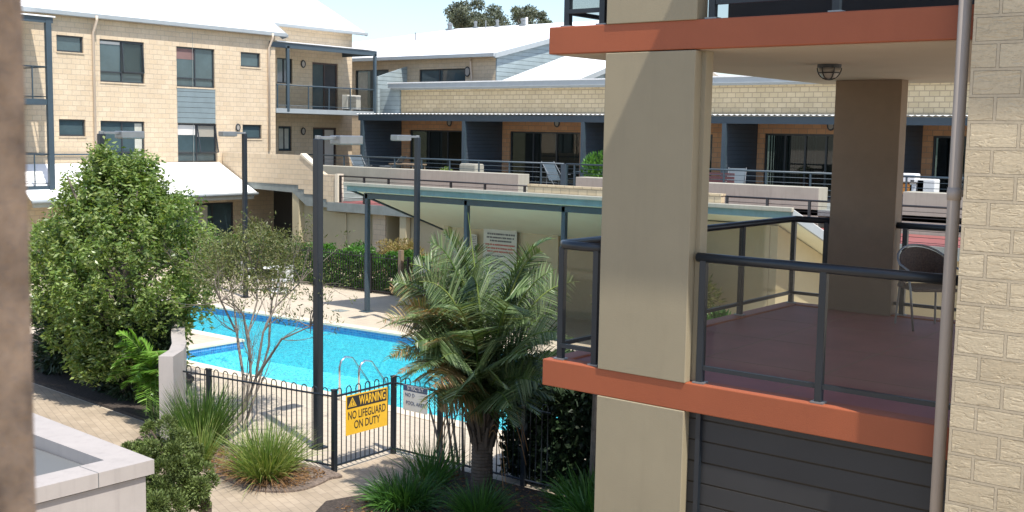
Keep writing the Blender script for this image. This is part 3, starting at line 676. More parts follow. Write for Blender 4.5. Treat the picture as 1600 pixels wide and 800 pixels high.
for i, (x, y) in enumerate(((703, 47), (743, 44), (777, 42), (818, 40), (649, 63), (759, 44))):
    # vents sit on the front roof plane
    d = ray(x, y); t = (3.42-.23*38.15)/(d[2]-.23*d[1]); q = d*t
    r = .16 if i in (0, 3) else .1
    if i < 4: m = MB().box(q[0]-r*1.2, q[0]+r*1.2, q[1]-r, q[1]+r, q[2]-.15, q[2]+.07).lathe([(r*.8, 0), (r*.8, .2), (r, .22), (r, .3), (r*.3, .34)], (q[0], q[1], q[2]+.05), 10)
    else: m = MB().tube([(q[0], q[1], q[2]-.1), (q[0], q[1], q[2]+.4)], .03, 6)
    m.build('roof_vent', 'alu', b3)
m = MB().tube([P(823, 38, 'v', 44.5), P(823, 27, 'v', 44.5)], .06, 8); m.build('roof_flue', 'white', b3)
MB().prism([(36.6, .5), (38.49, .5), (38.49, 3.0), (36.6, 2.45)], 'x', -36.98, -36.9).build('privacy_screen', 'siding', b3)
b4 = thing('gabled_annex', (-28, 40, GZ), 'small white roofed annex with grey boarded gable rising behind the brick parapet', 'building')
MB().slab([(-30.7, 37.7, 2.22), (-26.75, 37.7, 2.22), (-26.75, 43.5, 3.9), (-30.7, 43.5, 3.9)], .06).build('roof', 'roof', b4)
MB().prism([(38, GZ), (38, 2.2), (43.5, 3.8), (49, 2.2), (49, GZ)], 'x', -27.1, -27.0).build('gable_wall', 'siding', b4)
MB().prism([(37.7, 2.0), (37.7, 2.2), (43.5, 3.88), (43.5, 3.66)], 'x', -26.86, -26.74).build('barge_board', 'grey_fascia', b4)
MB().box(-30.5, -27.1, 38.0, 38.1, GZ, 2.15).build('wall', 'brick', b4)
window(b4, 'x', -27.0, -1, 40.0, 40.5, 2.35, 2.72, recess=-.03, sill=False)

# ================================================================ POOL SHELTER
sh = thing('pool_shelter', (-16, 23, GZ), 'open fronted pool shelter with sloping white roof and sage green fascia', 'shelter')
zf = -1.36; ss = -.335
def rz(v, z0=zf): return z0+ss*(v-21.2)
MB().slab([(-22.55, 21.15, zf), (-9.75, 21.15, zf), (-9.75, 25.6, rz(25.6)), (-22.55, 25.6, rz(25.6))], .03).build('roof', 'roof2', sh)
MB().quad((-22.4, 21.3, zf-.19), (-9.85, 21.3, zf-.19), (-9.85, 25.5, rz(25.5)-.19), (-22.4, 25.5, rz(25.5)-.19)).build('soffit', 'soffit_green', sh)
MB().box(-22.5, -9.78, 21.18, 21.25, zf-.22, zf-.035).build('fascia', 'green_fascia', sh)
MB().box(-22.57, -9.72, 21.10, 21.2, zf-.08, zf+.012).build('gutter', 'pinkwall', sh, bevel=.015)
MB().prism([(21.2, zf-.22), (21.2, zf-.03), (25.6, rz(25.6)-.03), (25.6, rz(25.6)-.22)], 'x', -9.80, -9.74).build('barge_board', 'grey_fascia', sh)
MB().prism([(21.2, zf-.20), (21.2, zf-.03), (25.6, rz(25.6)-.03), (25.6, rz(25.6)-.22)], 'x', -22.5, -22.44).build('barge_board', 'steel_blue', sh)
MB().box(-22.2, -14.5, 21.52, 21.64, zf-.42, zf-.28).build('front_beam', 'steel_blue', sh)
for u in (-22.12, -18.6, -15.6): MB().box(u-.055, u+.055, 21.52, 21.64, GZ, zf-.29).build('post', 'steel_blue', sh, bevel=.01)
MB().box(-22.28, -21.96, 21.42, 21.74, GZ+.004, GZ+.018).build('post_base', 'steel_blue', sh)
MB().box(-22.0, -10.5, 24.6, 24.75, GZ, -2.55).build('back_wall', 'cream', sh)
for u in (-21.9, -18.0): MB().box(u-.08, u+.1, 24.5, 24.599, GZ, -2.6).build('wall_pier', 'cream', sh)
MB().prism([(21.9, GZ), (21.9, rz(21.9)-.2), (24.6, rz(24.6)-.2), (24.6, GZ)], 'x', -10.55, -10.38).prism([(-14.6, GZ), (-14.6, rz(21.9)-.2), (-10.56, rz(21.9)-.2), (-10.56, GZ)], 'y', 21.9, 22.05).build('side_wall', 'cream', sh)
MB().box(-13.6, -12.1, 21.885, 21.895, GZ, -3.45).build('flush_door', 'cream', sh)
# signs on the back wall
def signboard(u0, u1, z0, z1, v, rows, name='notice_board', label='', inkrows=()):
    t = thing(name, ((u0+u1)/2, v, z0), label, 'sign')
    MB().box(u0, u1, v-.03, v, z0, z1).build('board', 'signgrey', t, bevel=.004)
    for mt, rr in inkrows:
        m = MB()
        for (zc, h, a, c) in rr:
            x = u0+(u1-u0)*a
            while x < u0+(u1-u0)*c:
                w = random.uniform(.02, .055); m.box(x, min(x+w, u0+(u1-u0)*c), v-.034, v-.0305, z1-zc-h, z1-zc); x += w+random.choice((.008, .008, .02))
        m.build('lettering', mt, t)
    return t
s0 = P(755, 356, 'v', 24.45); s1 = P(805, 460, 'v', 24.45)
rk = [(.12, .05, .12, .95), (.22, .045, .1, .92), (.31, .045, .2, .85)]; rr_ = [(.42, .045, .06, .95), (.52, .045, .08, .95), (.61, .045, .12, .9)]
rb = [(.74+.11*i+(.03 if i % 2 else 0), .03, .06, random.uniform(.55, .95)) for i in range(9)]
signboard(s0[0], s1[0], s1[2], s0[2], 24.5, 0, label='tall pale notice board of small print on the back wall of the pool shelter', inkrows=(('signink', rk+rb), ('signred', rr_)))
a0 = P(735, 366, 'v', 24.45); a1 = P(744, 390, 'v', 24.45)
signboard(a0[0], a1[0], a1[2], a0[2], 24.5, 0, label='small dark framed notice to the left of the tall notice board', inkrows=(('signink', [(.05*i+.04, .02, .1, .9) for i in range(9)]),))

# ================================================================ NEAR BUILDING
nb = thing('near_apartment_building', (-3.5, 8.2, GZ), 'near building with tan pillar, terracotta slab edges, glazed balcony and pale split brick wall', 'building')
SL, SRt = -5.87, -2.3; V0 = 7.84; VB = 12.72; VU = 13.45
def slab_edge(z0, z1, VB): 
    m = MB().box(SL, SRt, V0, V0+.18, z0, z1).box(SL, SL+.18, V0+.18, VB, z0, z1).box(SL+.18, SRt, VB-.18, VB, z0, z1); return m
slab_edge(-2.165, -1.935, VB).build('balcony_slab_edge', 'orange', nb, bevel=.008)
MB().box(SL+.179, SRt, V0+.179, VB-.179, -2.15, -1.95).build('balcony_floor', 'redfloor', nb)
for vj in (9.0, 10.2, 11.4): MB().box(SL+.18, SRt, vj-.004, vj+.004, -1.951, -1.9488).build('floor_joint', 'brown', nb)
for uj in (-4.9, -3.8): MB().box(uj-.004, uj+.004, V0+.18, VB-.18, -1.951, -1.9485).build('floor_joint', 'brown', nb)
slab_edge(.675, .90, VU).build('upper_slab_edge', 'orange', nb, bevel=.008)
MB().box(SL+.06, SRt, V0+.06, VU-.06, .668, .72).build('upper_soffit', 'soffit', nb)
MB().box(SL+.179, SRt, V0+.179, VU-.179, .72, .89).build('upper_floor', 'redfloor', nb)
for z0, z1 in ((-1.94, .667), (.895, 3.5), (GZ, -2.166)):
    MB().box(-5.285, -4.452, V0-.012, V0+.155, z0+.003, z1).build('pillar', 'column', nb, bevel=.006)
MB().box(-4.455, -4.415, V0+.09, V0+.2, -1.93, .665).build('pillar_nib', 'column', nb)
rpa = P(1290, 470, 'v', 12.52)[0]; rpb = P(1391, 481, 'v', 12.52)[0]
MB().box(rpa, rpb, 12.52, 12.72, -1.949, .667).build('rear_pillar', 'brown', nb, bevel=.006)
# front and side balustrades, lower level and the feet of the upper one
def balus(z, glass=True):
    top = z+1.0; yf = V0+.07; xs_ = SL+.1; yb = VB-.12
    r = .037
    m = MB().tube([(SRt, yf, top), (-4.42, yf, top)], r, 12).tube([(-5.29, yf, top), (xs_+.06, yf, top), (xs_, yf+.06, top), (xs_, yb, top), (rpa+.01, yb, top)], r, 12).tube([(rpb-.01, yb, top), (SRt, yb, top)], r, 12)
    hr = m.build('handrail', 'steel', nb, smooth=True)
    posts = [(-4.36, yf), (-3.37, yf), (xs_+.03, yf+.02), (-5.37, yf), (xs_, 11.3), (xs_, yb), (xs_, 9.6), (rpa-.06, yb), (rpb+.1, yb), (-3.3, yb)]
    for (x, y) in posts:
        MB().box(x-.027, x+.027, y-.027, y+.027, z, top-.02).build('post', 'steel', hr, bevel=.004)
        MB().box(x-.05, x+.05, y-.04, y+.04, z+.001, z+.014).build('base_plate', 'alu', hr)
    zb = z+.13
    m = MB().box(-4.34, SRt, yf-.018, yf+.018, zb-.02, zb+.015).box(-5.73, -5.39, yf-.018, yf+.018, zb-.02, zb+.015)
    m.box(xs_-.018, xs_+.018, yf+.04, yb-.03, zb-.02, zb+.015).box(xs_+.02, rpa-.01, yb-.018, yb+.018, zb-.02, zb+.015).box(rpb+.01, SRt, yb-.018, yb+.018, zb-.02, zb+.015); m.build('bottom_rail', 'steel', nb)
    if glass:
        for a, c in ((-4.335, -3.395), (-3.345, SRt), (-5.735, -5.395)): MB().box(a, c, yf-.004, yf+.004, zb+.015, top-.03).build('glass_panel', 'glass_tint', nb)
        for a, c in ((yf+.05, 9.57), (9.63, 11.27), (11.33, yb-.03)): MB().box(xs_-.004, xs_+.004, a, c, zb+.015, top-.03).build('glass_panel', 'glass_tint', nb)
balus(-1.935); balus(.90)
# upper storey behind the balustrade
MB().box(SL+.2, SRt, 10.6, 10.7, .9, 3.5).build('upper_doors', 'room', nb)
MB().box(SL+.2, SRt, V0+.2, 10.6, 3.4, 3.5).build('upper_ceiling', 'soffit', nb)
MB().box(-3.33, 3, 6.97, 14, 3.55, 3.75).build('eave', 'soffit', nb)
# lower panel of dark boards
MB().box(-4.452, -2.3, V0+.08, V0+.2, GZ, -2.166).build('lower_boards', 'siding_dark', nb)
MB().box(-4.37, -4.33, V0+.04, V0+.10, GZ, -2.17).build('corner_trim', 'steel', nb)
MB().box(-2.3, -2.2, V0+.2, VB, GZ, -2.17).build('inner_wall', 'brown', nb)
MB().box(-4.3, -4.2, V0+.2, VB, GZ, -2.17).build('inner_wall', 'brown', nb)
# bright brick wall and downpipe
e = P(1517, 100, 'v', 7.58)[0]
MB().box(e+.0, 3, 7.58, 7.8, GZ, 3.6).build('brick_wall', 'brick_near', nb)
MB().box(e+.004, 3, 7.8, 8.0, GZ, 3.55).build('wall_core', 'brown', nb)
pp = P(1503, 100, 'v', 7.70)[0]
m = MB().tube([(pp, 7.70, GZ), (pp, 7.70, 3.6)], .041, 16); m.tube([(pp, 7.70, -.38), (pp, 7.70, -.3)], .046, 16); m.build('downpipe', 'pipe', nb, smooth=True)
m = MB().box(pp-.05, pp+.05, 7.70, 7.9, -.36, -.32); m.build('pipe_bracket', 'pipe', nb)
# caged ceiling lamp
c = Vector((-4.24, 9.85, .667))
lb = MB().lathe([(.105, -.03), (.105, 0)], c, 24).build('ceiling_lamp', 'frame', nb)
MB().lathe([(.02, -.125), (.06, -.115), (.085, -.085), (.092, -.03)], c, 24).build('lens', 'lampglass', lb, smooth=True)
m = MB()
for k in range(3):
    an = math.pi*k/3+.3; m.tube([c+Vector((math.cos(an)*.105*math.cos(t), math.sin(an)*.105*math.cos(t), -.03-.105*math.sin(t))) for t in np.linspace(0, math.pi, 13)], .006, 6)
for zz, rr in ((-.075, .095),): m.tube([c+Vector((rr*math.cos(t), rr*math.sin(t), zz)) for t in np.linspace(0, 2*math.pi, 25)], .006, 6)
m.build('cage', 'black', lb)

# foreground pillar, and an unseen slab added overhead to shade it
fp = thing('foreground_pillar', (-.9, 0, GZ), 'rough brown sandstone pillar close to the viewer at the left edge', 'pillar')
m = MB(); ed = P(45, 0, 'v', .31)[0]
m.box(-1.3, ed, -.4, .31, GZ, 1.2); m.build('shaft', 'brick_fore', fp, bevel=.008)
MB().box(-1.3, 3, -2.5, .75, 1.2, 1.4).build('unseen_shade_slab', 'soffit', fp)

# white rendered box at bottom left
pb = thing('rendered_planter', (-9, 4, GZ), 'white rendered box wall with square capping and grey flat top, bottom left', 'planter')
zt = -2.6; X1 = -7.66; Y1 = 5.15; X0 = -10.6; Y0 = 1.5; cw = .27
m = MB().slab([(X0, Y1-cw+.08, zt), (X1-cw, Y1-cw, zt), (X1, Y1, zt), (X0, Y1+.2, zt)], .115)
m.slab([(X1-cw, Y0, zt), (X1, Y0, zt), (X1, Y1, zt), (X1-cw, Y1-cw, zt)], .115); m.build('capping', 'white_render', pb)
MB().box(X1-.0005, X1+.0015, 4.66, 4.667, zt-.113, zt-.002).build('capping_joint', 'slate', pb)
MB().box(X1-cw+.01, X1-.003, 4.66, 4.667, zt-.002, zt+.0012).build('capping_joint', 'slate', pb)
MB().box(X0, X1-.03, Y0, Y1-.06, GZ, zt-.13).build('body', 'white_render', pb)
MB().box(X0, X1-.05, Y0, Y1-.08, zt-.131, zt-.117).build('shadow_joint', 'black', pb)
MB().box(X0, X1-cw-.002, Y0, Y1-cw, zt-.116, zt-.10).build('flat_top', 'slate', pb)

# ================================================================ LAMP POSTS
def lamp(u, v, label, flip=False, zt=-.12, r=.058):
    t = thing('lamp_post', (u, v, GZ), label, 'lamp post', 'black pool lamp posts')
    d = -1 if flip else 1
    MB().box(u-r, u+r, v-r, v+r, GZ, zt).build('pole', 'steel', t, bevel=.012)
    MB().box(u-.11, u+.11, v-.11, v+.11, GZ+.012, GZ+.03).build('base_plate', 'steel', t)
    m = MB().tube([(u, v, zt-.03), (u, v, zt+.05)], r*.8, 10).box(u-.03, u+.03, min(v, v+d*.36), max(v, v+d*.36), zt-.01, zt+.04)
    m.build('arm', 'alu', t, bevel=.008)
    hd = MB().box(u-.12, u+.12, min(v+d*.34, v+d*.82), max(v+d*.34, v+d*.82), zt-.08, zt+.055).build('lamp_head', 'alu', t, bevel=.015)
    MB().box(u-.10, u+.10, min(v+d*.4, v+d*.78), max(v+d*.4, v+d*.78), zt-.088, zt-.081).build('lens', 'lampglass', hd)
lamp(-12.97, 11.62, 'tall dark lamp post standing before the pool, nearest and largest of all')
lamp(-26.48, 20.94, 'dark lamp post on the far pool deck behind the twiggy tree', True)
lamp(-19.28, 20.49, 'dark lamp post in front of the pool shelter roof, behind the palm', True)
q = P(152, 640, 'z', GZ); lamp(-18.75, 11.62, 'lamp post half hidden inside the big leafy tree at left')

# ================================================================ POOL FENCES
def fence(A, Bp, label, posts, name='pool_fence', mat='steel', pitch=.097, top=-3.75, group=None, loops=True):
    A = Vector(A+(0,)); Bp = Vector(Bp+(0,)); d = (Bp-A); Ln = d.length; d.normalize()
    t = thing(name, (A.x, A.y, GZ), label, 'fence', group)
    m = MB(); n = int(Ln/pitch); r = .013 if mat == 'steel_dark' else .0085
    m.tube([A+Vector((0, 0, top)), Bp+Vector((0, 0, top))], .016, 6); m.tube([A+Vector((0, 0, GZ+.09)), Bp+Vector((0, 0, GZ+.09))], .016, 6)
    i = 0
    off = (Ln-n*pitch)/2
    while i < n:
        p = A+d*(off+i*pitch); q = A+d*(off+(i+1)*pitch)
        if loops and i+1 <= n:
            zt = top+.10
            arc = [p+Vector((0, 0, GZ+.07)), p+Vector((0, 0, zt-.04))]
            for a in np.linspace(math.pi, 0, 6)[1:-1]: arc.append((p+q)/2+d*(pitch/2*math.cos(a))+Vector((0, 0, zt-.04+pitch/2*math.sin(a))))
            arc += [q+Vector((0, 0, zt-.04)), q+Vector((0, 0, GZ+.07))]
            m.tube(arc, r, 5)
        i += 2
    m.build('picket_panel', mat, t)
    for s_ in posts:
        p = A+d*(Ln*s_); k = MB().box(p.x-.034, p.x+.034, p.y-.034, p.y+.034, GZ, top+.09); k.build('post', mat, t, bevel=.006)
        MB().box(p.x-.04, p.x+.04, p.y-.04, p.y+.04, top+.09, top+.105).build('post_cap', mat, t)
fence((-14.98, 10.50), (-11.86, 10.93), 'loop topped dark pool fence running in front of the grass clumps', (.22, 1.0))
fence((-11.86, 10.97), (-11.90, 12.14), 'short pool gate section that carries the yellow warning sign', (), 'pool_gate')
fence((-11.90, 12.17), (-9.0, 12.23), 'loop topped pool fence running behind the palm from the gate', (0, .32, .85))
fence((-32.5, 22.95), (-28.6, 23.97), 'far dark pool fence seen behind the twiggy tree', (0, .5), mat='steel_dark')
fence((-28.6, 23.97), (-22.2, 24.3), 'far dark pool fence in front of the clipped hedge', (0, .27, .62, .85), mat='steel_dark')
m = MB().box(-23.42, -23.30, 24.1, 24.22, GZ, -3.45); o = m.build('gate_post', 'brown'); tag(o, 'brown gate post rising above the far pool fence', 'post')
g = thing('picket_gate', (-22.9, 24.25, GZ), 'small white picket gate at the right end of the clipped hedge', 'gate')
m = MB()
for i in range(6): m.box(-23.0+i*.11, -22.94+i*.11, 24.35, 24.37, GZ+.1, -3.75)
m.box(-23.02, -22.36, 24.372, 24.39, -4.0, -3.95).box(-23.02, -22.36, 24.372, 24.39, -4.55, -4.5); m.build('pickets', 'white', g)

# warning signs
def text(body, size, loc, rot, mat, par, name='lettering', sx=1, bold=0):
    cu = bpy.data.curves.new('t', 'FONT'); cu.body = body; cu.size = size; cu.align_x = 'CENTER'; cu.align_y = 'CENTER'; cu.extrude = .001; cu.offset = bold
    to = bpy.data.objects.new('t', cu); COL.objects.link(to); dg = bpy.context.evaluated_depsgraph_get(); dg.update()
    me = bpy.data.meshes.new_from_object(to.evaluated_get(dg)); COL.objects.unlink(to); bpy.data.objects.remove(to)
    mt = Matrix.Translation(Vector(loc)-Vector(OFF.get(par.name, (0, 0, 0))))@rot@Matrix.Diagonal((sx, 1, 1, 1))
    me.transform(mt); me.materials.clear(); me.materials.append(MT[mat]); me.name = name
    o = bpy.data.objects.new(name, me); COL.objects.link(o); o.parent = par; OFF[o.name] = OFF.get(par.name, (0, 0, 0)); return o
RX = Matrix(((0, 0, 1, 0), (1, 0, 0, 0), (0, 1, 0, 0), (0, 0, 0, 1)))   # text facing +u
RY = Matrix(((1, 0, 0, 0), (0, 0, -1, 0), (0, 1, 0, 0), (0, 0, 0, 1)))  # text facing -v
ws = thing('warning_sign', (-11.84, 11.55, -4.35), 'yellow and black WARNING NO LIFEGUARD ON DUTY sign on the pool gate', 'sign')
u = -11.845; y0, y1, z0, z1 = 11.135, 11.975, -4.36, -3.775
MB().box(u, u+.006, y0, y1, z0, z1).build('panel', 'yellow', ws)
MB().box(u+.006, u+.0075, y0+.02, y1-.02, z1-.20, z1-.02).build('header_panel', 'black', ws)
text('WARNING', .185, (u+.009, 11.665, z1-.112), RX, 'yellow', ws, sx=.60, bold=.004)
text('NO LIFEGUARD', .165, (u+.008, 11.555, z1-.305), RX, 'black', ws, sx=.66, bold=.001)
text('ON DUTY', .165, (u+.008, 11.555, z1-.455), RX, 'black', ws, sx=.70, bold=.001)
MB().prism([(11.175, z1-.175), (11.345, z1-.175), (11.26, z1-.035)], 'x', u+.0076, u+.009).build('triangle', 'yellow', ws)
MB().prism([(11.20, z1-.163), (11.32, z1-.163), (11.26, z1-.06)], 'x', u+.0091, u+.0095).build('triangle_outline', 'black', ws)
MB().prism([(11.212, z1-.157), (11.308, z1-.157), (11.26, z1-.073)], 'x', u+.0096, u+.0100).build('triangle_field', 'yellow', ws)
MB().box(u+.0101, u+.011, 11.253, 11.267, z1-.128, z1-.092).box(u+.0101, u+.011, 11.253, 11.267, z1-.148, z1-.136).build('exclamation_mark', 'black', ws)
s2 = thing('pool_rules_sign', (-11.43, 12.13, -4.1), 'pale sign with dark blue header on the fence beside the gate', 'sign')
v = 12.135; MB().box(-11.67, -11.18, v, v+.006, -4.12, -3.735).build('panel', 'signwhite', s2)
MB().box(-11.67, -11.18, v-.0015, v-.0001, -3.82, -3.735).build('header_panel', 'signblue', s2)
text('STRICTLY', .085, (-11.42, v-.003, -3.777), RY, 'signwhite', s2, sx=.9)
text('NO D', .075, (-11.53, v-.002, -3.88), RY, 'signblue', s2); text('POOL AREA', .075, (-11.42, v-.002, -4.0), RY, 'signblue', s2, sx=.95)

# pool ladder rail
lr = thing('pool_handrail', (-15.6, 14.3, GZ), 'stainless curved grab rail at the near edge of the pool', 'handrail')
for dx in (0, .5):
    a = P(567, 625, 'z', GZ); u = -15.05+dx
    MB().tube([(u, 14.0, GZ), (u, 14.0, GZ+.62), (u, 14.04, GZ+.72), (u, 14.14, GZ+.78), (u, 14.3, GZ+.74), (u, 14.75, GZ+.2), (u, 14.8, GZ-.4)], .021, 8).build('rail', 'chrome', lr, smooth=True)
dk = MB().quad(*[(x, y, GZ+.006) for x, y in ((-22.95, 21.0), (-22.55, 21.0), (-22.55, 21.35), (-22.95, 21.35))]).build('drain_grate', 'concrete_edge'); tag(dk, 'grey drain cover set in the deck beside the shelter post', 'drain cover')

# curved white wall
cwp = [(-14.62, 10.06), (-14.95, 10.48), (-15.4, 10.85), (-16.0, 11.25), (-16.7, 11.75), (-17.6, 12.4), (-18.6, 13.1), (-20, 13.6), (-22, 14.0)]
m = MB(); hw = .11; zt = -3.42; L_ = []; R_ = []
for i, p in enumerate(cwp):
    a = Vector(cwp[max(i-1, 0)]); c_ = Vector(cwp[min(i+1, len(cwp)-1)]); t = (c_-a).normalized(); nn = Vector((-t.y, t.x)); L_.append(Vector(p)+nn*hw); R_.append(Vector(p)-nn*hw)
for i in range(len(cwp)-1):
    a, b_, c_, d_ = L_[i], L_[i+1], R_[i+1], R_[i]
    m.quad((a.x, a.y, zt), (b_.x, b_.y, zt), (c_.x, c_.y, zt), (d_.x, d_.y, zt)); m.quad((a.x, a.y, GZ), (b_.x, b_.y, GZ), (b_.x, b_.y, zt), (a.x, a.y, zt)); m.quad((d_.x, d_.y, GZ), (c_.x, c_.y, GZ), (c_.x, c_.y, zt), (d_.x, d_.y, zt))
m.quad((L_[0].x, L_[0].y, GZ), (R_[0].x, R_[0].y, GZ), (R_[0].x, R_[0].y, zt), (L_[0].x, L_[0].y, zt))
tag(m.build('curved_wall', 'white_render'), 'curved white rendered garden wall between the big tree and the pool', 'wall')

# ================================================================ FURNITURE
def chair_plastic():
    t = thing('garden_chair', (0, 0, 0), 'white plastic armchair at the poolside table', 'chair', 'white poolside chairs')
    MB().box(-.24, .24, -.22, .22, .40, .44).build('seat', 'plastic', t, bevel=.015)
    m = MB()
    for i in range(5): m.box(-.22+i*.095, -.16+i*.095, .2, .225, .44, .84)
    m.box(-.24, .24, .195, .23, .82, .88); m.build('backrest', 'plastic', t)
    for sx in (-1, 1):
        MB().tube([(sx*.26, -.2, .44), (sx*.27, -.2, .64), (sx*.27, .2, .66)], .018, 6).build('armrest', 'plastic', t)
        for sy in (-1, 1): MB().tube([(sx*.22, sy*.2, .41), (sx*.26, sy*.24, 0)], .018, 6).build('leg', 'plastic', t)
    return t
cq = P(392, 455, 'z', GZ)
c0 = chair_plastic(); c0.location = (-27.5, 21.9, GZ); c0.rotation_euler = (0, 0, 2.6); c0['label'] = 'white plastic armchair left of the far poolside table'
clone(c0, (-26.2, 22.1, GZ), -1.2, 'white plastic armchair right of the far poolside table')
tb = thing('patio_table', (-26.9, 22.5, GZ), 'small white round table between two plastic chairs on the far pool deck', 'table')
MB().lathe([(.45, .70), (.47, .715), (.45, .73)], (-26.9, 22.5, GZ), 24).build('tabletop', 'plastic', tb)
MB().lathe([(.22, 0), (.05, .04), (.04, .70)], (-26.9, 22.5, GZ), 14).build('pedestal', 'plastic', tb)
# wicker chair on the near balcony
wc = thing('wicker_chair', (0, 0, 0), 'brown wicker tub chair with pale metal frame on the near balcony', 'chair')
zz = 0
m = MB().box(-.23, .23, -.22, .22, .40, .44); m.build('seat', 'wicker', wc, bevel=.01)
bk = MB(); arc = []
for a in np.linspace(-.25, math.pi+.25, 15): arc.append((.27*math.cos(a), .05+.27*math.sin(a)))
for i in range(len(arc)-1):
    (xa, ya), (xb, yb) = arc[i], arc[i+1]; h0 = .66+.16*max(0, math.sin(np.linspace(-.25, math.pi+.25, 15)[i])); h1 = .66+.16*max(0, math.sin(np.linspace(-.25, math.pi+.25, 15)[i+1]))
    bk.quad((xa, ya, .44), (xb, yb, .44), (xb, yb, h1), (xa, ya, h0))
bko = bk.build('backrest', 'wicker', wc); sm = bko.modifiers.new('s', 'SOLIDIFY'); sm.thickness = .012
fr = [(.24, -.26, 0), (.27, -.22, .4), (.28, -.15, .62)]+[(.285*math.cos(a), .05+.285*math.sin(a), .66+.18*max(0, math.sin(a))) for a in np.linspace(0, math.pi, 13)]+[(-.28, -.15, .62), (-.27, -.22, .4), (-.24, -.26, 0)]
MB().tube(fr, .012, 8).build('frame', 'alu', wc, smooth=True)
for sx in (-1, 1): MB().tube([(sx*.22, .24, 0), (sx*.2, .22, .42)], .012, 8).build('leg', 'alu', wc)
wc.location = (-4.0, 12.05, -1.948); wc.rotation_euler = (0, 0, .75)
# terrace furniture
def sling(label, loc, rz_):
    t = thing('sling_chair', (0, 0, 0), label, 'chair', 'sling chairs on the terrace')
    MB().slab([(-.25, -.25, .42), (.25, -.25, .42), (.25, .22, .38), (-.25, .22, .38)], .015).build('seat', 'frame', t)
    MB().slab([(-.25, .20, .38), (.25, .20, .38), (.25, .62, 1.0), (-.25, .62, 1.0)], .02).build('backrest', 'steel_blue', t)
    for sx in (-1, 1):
        MB().tube([(sx*.27, .64, 1.02), (sx*.27, -.3, .02)], .014, 6).build('frame', 'alu', t); MB().tube([(sx*.27, -.3, .6), (sx*.27, .3, .6), (sx*.27, .35, 0)], .014, 6).build('leg', 'alu', t)
    t.location = loc; t.rotation_euler = (0, 0, rz_); return t
sc = sling('reclining grey sling chair in the gap between the terrace planters', (-23.2, 31.7, -1.94), 1.3)
clone(sc, (-33.0, 31.9, -1.94), 1.3, 'grey sling chair on the leftmost terrace beside the slate screen post')
clone(sc, (-32.0, 32.4, -1.94), -1.2, 'grey sling chair facing another on the leftmost terrace')
clone(sc, (-16.6, 31.9, -1.94), .4, 'grey sling chair on the terrace before the vertical blinds')
def table(label, c, w, d, h=.72, mat='brown'):
    t = thing('outdoor_table', c, label, 'table'); x, y, z = c
    MB().box(x-w/2, x+w/2, y-d/2, y+d/2, z+h-.04, z+h).build('tabletop', mat, t)
    for sx in (-1, 1):
        for sy in (-1, 1): MB().box(x+sx*(w/2-.06)-.02, x+sx*(w/2-.06)+.02, y+sy*(d/2-.06)-.02, y+sy*(d/2-.06)+.02, z, z+h-.04).build('leg', mat, t)
table('brown outdoor table on the leftmost terrace beside the brick pier', (-31.2, 32.6, -1.94), 1.3, .8)
table('grey outdoor table behind the reclining sling chair', (-22.2, 32.3, -1.94), 1.1, .8, .72, 'steel_blue')
def pot(name, label, c, r, h, lm, n, hh, mat='terracotta', ll=.14):
    t = thing(name, c, label, 'potted plant'); x, y, z = c
    MB().lathe([(r*.7, 0), (r, h), (r*.9, h), (r*.85, h-.03)], c, 16).build('pot', mat, t)
    C = inball(n)*np.array([hh*.6, hh*.6, hh*.5])+np.array([x, y, z+h+hh*.45]); leaves('foliage', C, C-np.array([x, y, z+h-.1])+rng.normal(size=C.shape)*.2, ll, .22, lm, t)
pot('potted_shrub', 'bushy green potted shrub on the terrace just left of the tan pillar', (-21.35, 31.6, -1.94), .22, .35, 'l_hedge', 900, 1.1)
pot('potted_plant', 'low pale flowering pot on the terrace behind the first planter wall', (-28.0, 31.3, -1.94), .3, .35, 'l_grass', 260, .35, 'white', .09)
pot('potted_plant', 'small terrace pot plant in front of the vertical blinds', (-18.2, 31.3, -1.94), .2, .45, 'l_olive', 260, .5, 'terracotta', .1)
bq = thing('barbecue', (-27.0, 31.6, -1.94), 'covered grey barbecue on the terrace beside the flower pot', 'barbecue')
MB().box(-27.4, -26.6, 31.3, 31.8, -1.94+.5, -1.94+.85).build('hood', 'pinkwall', bq, bevel=.06); MB().box(-27.3, -26.7, 31.35, 31.75, -1.94, -1.94+.5).build('cart', 'slate', bq)
bn = thing('garden_bench', (-17.2, 31.6, -1.94), 'dark red slatted bench on the terrace below the vertical blinds', 'bench')
m = MB()
for i in range(4): m.box(-17.9, -16.6, 31.8, 31.83, -1.94+.45+i*.11, -1.94+.53+i*.11)
m.build('backrest', 'mauve', bn); MB().box(-17.9, -16.6, 31.35, 31.8, -1.94+.4, -1.94+.44).build('seat', 'mauve', bn)
for x in (-17.85, -16.7): MB().box(x, x+.05, 31.38, 31.8, -1.94, -1.94+.4).build('leg', 'mauve', bn)
# stacked clutter on the right hand terrace
for i, (px, py, w, h, mt, nm, lb_, ct) in enumerate(((1420, 278, .5, .25, 'white', 'storage_box', 'white rounded storage box on top of the pile right of the rear pillar', 'box'), (1418, 295, .42, .3, 'orangeplastic', 'storage_crate', 'orange plastic crate in the pile right of the rear pillar', 'crate'),
        (1436, 294, .42, .5, 'white', 'storage_tub', 'white tub standing on the right hand terrace', 'tub'), (1450, 294, .5, .5, 'plastic', 'storage_cabinet', 'pale grey cabinet on the right hand terrace beside the white tub', 'cabinet'))):
    q = P(px, py, 'v', 31.5); m = MB().box(q[0]-w/2, q[0]+w/2, 31.3, 31.7, q[2]-h/2, q[2]+h/2); o = m.build(nm, mt, bevel=.03); tag(o, lb_, ct)
q = P(1420, 286, 'v', 31.5); sb = thing('storage_shelf', (q[0], 31.5, -1.94), 'dark shelf unit holding the box and crate on the right hand terrace', 'shelf')
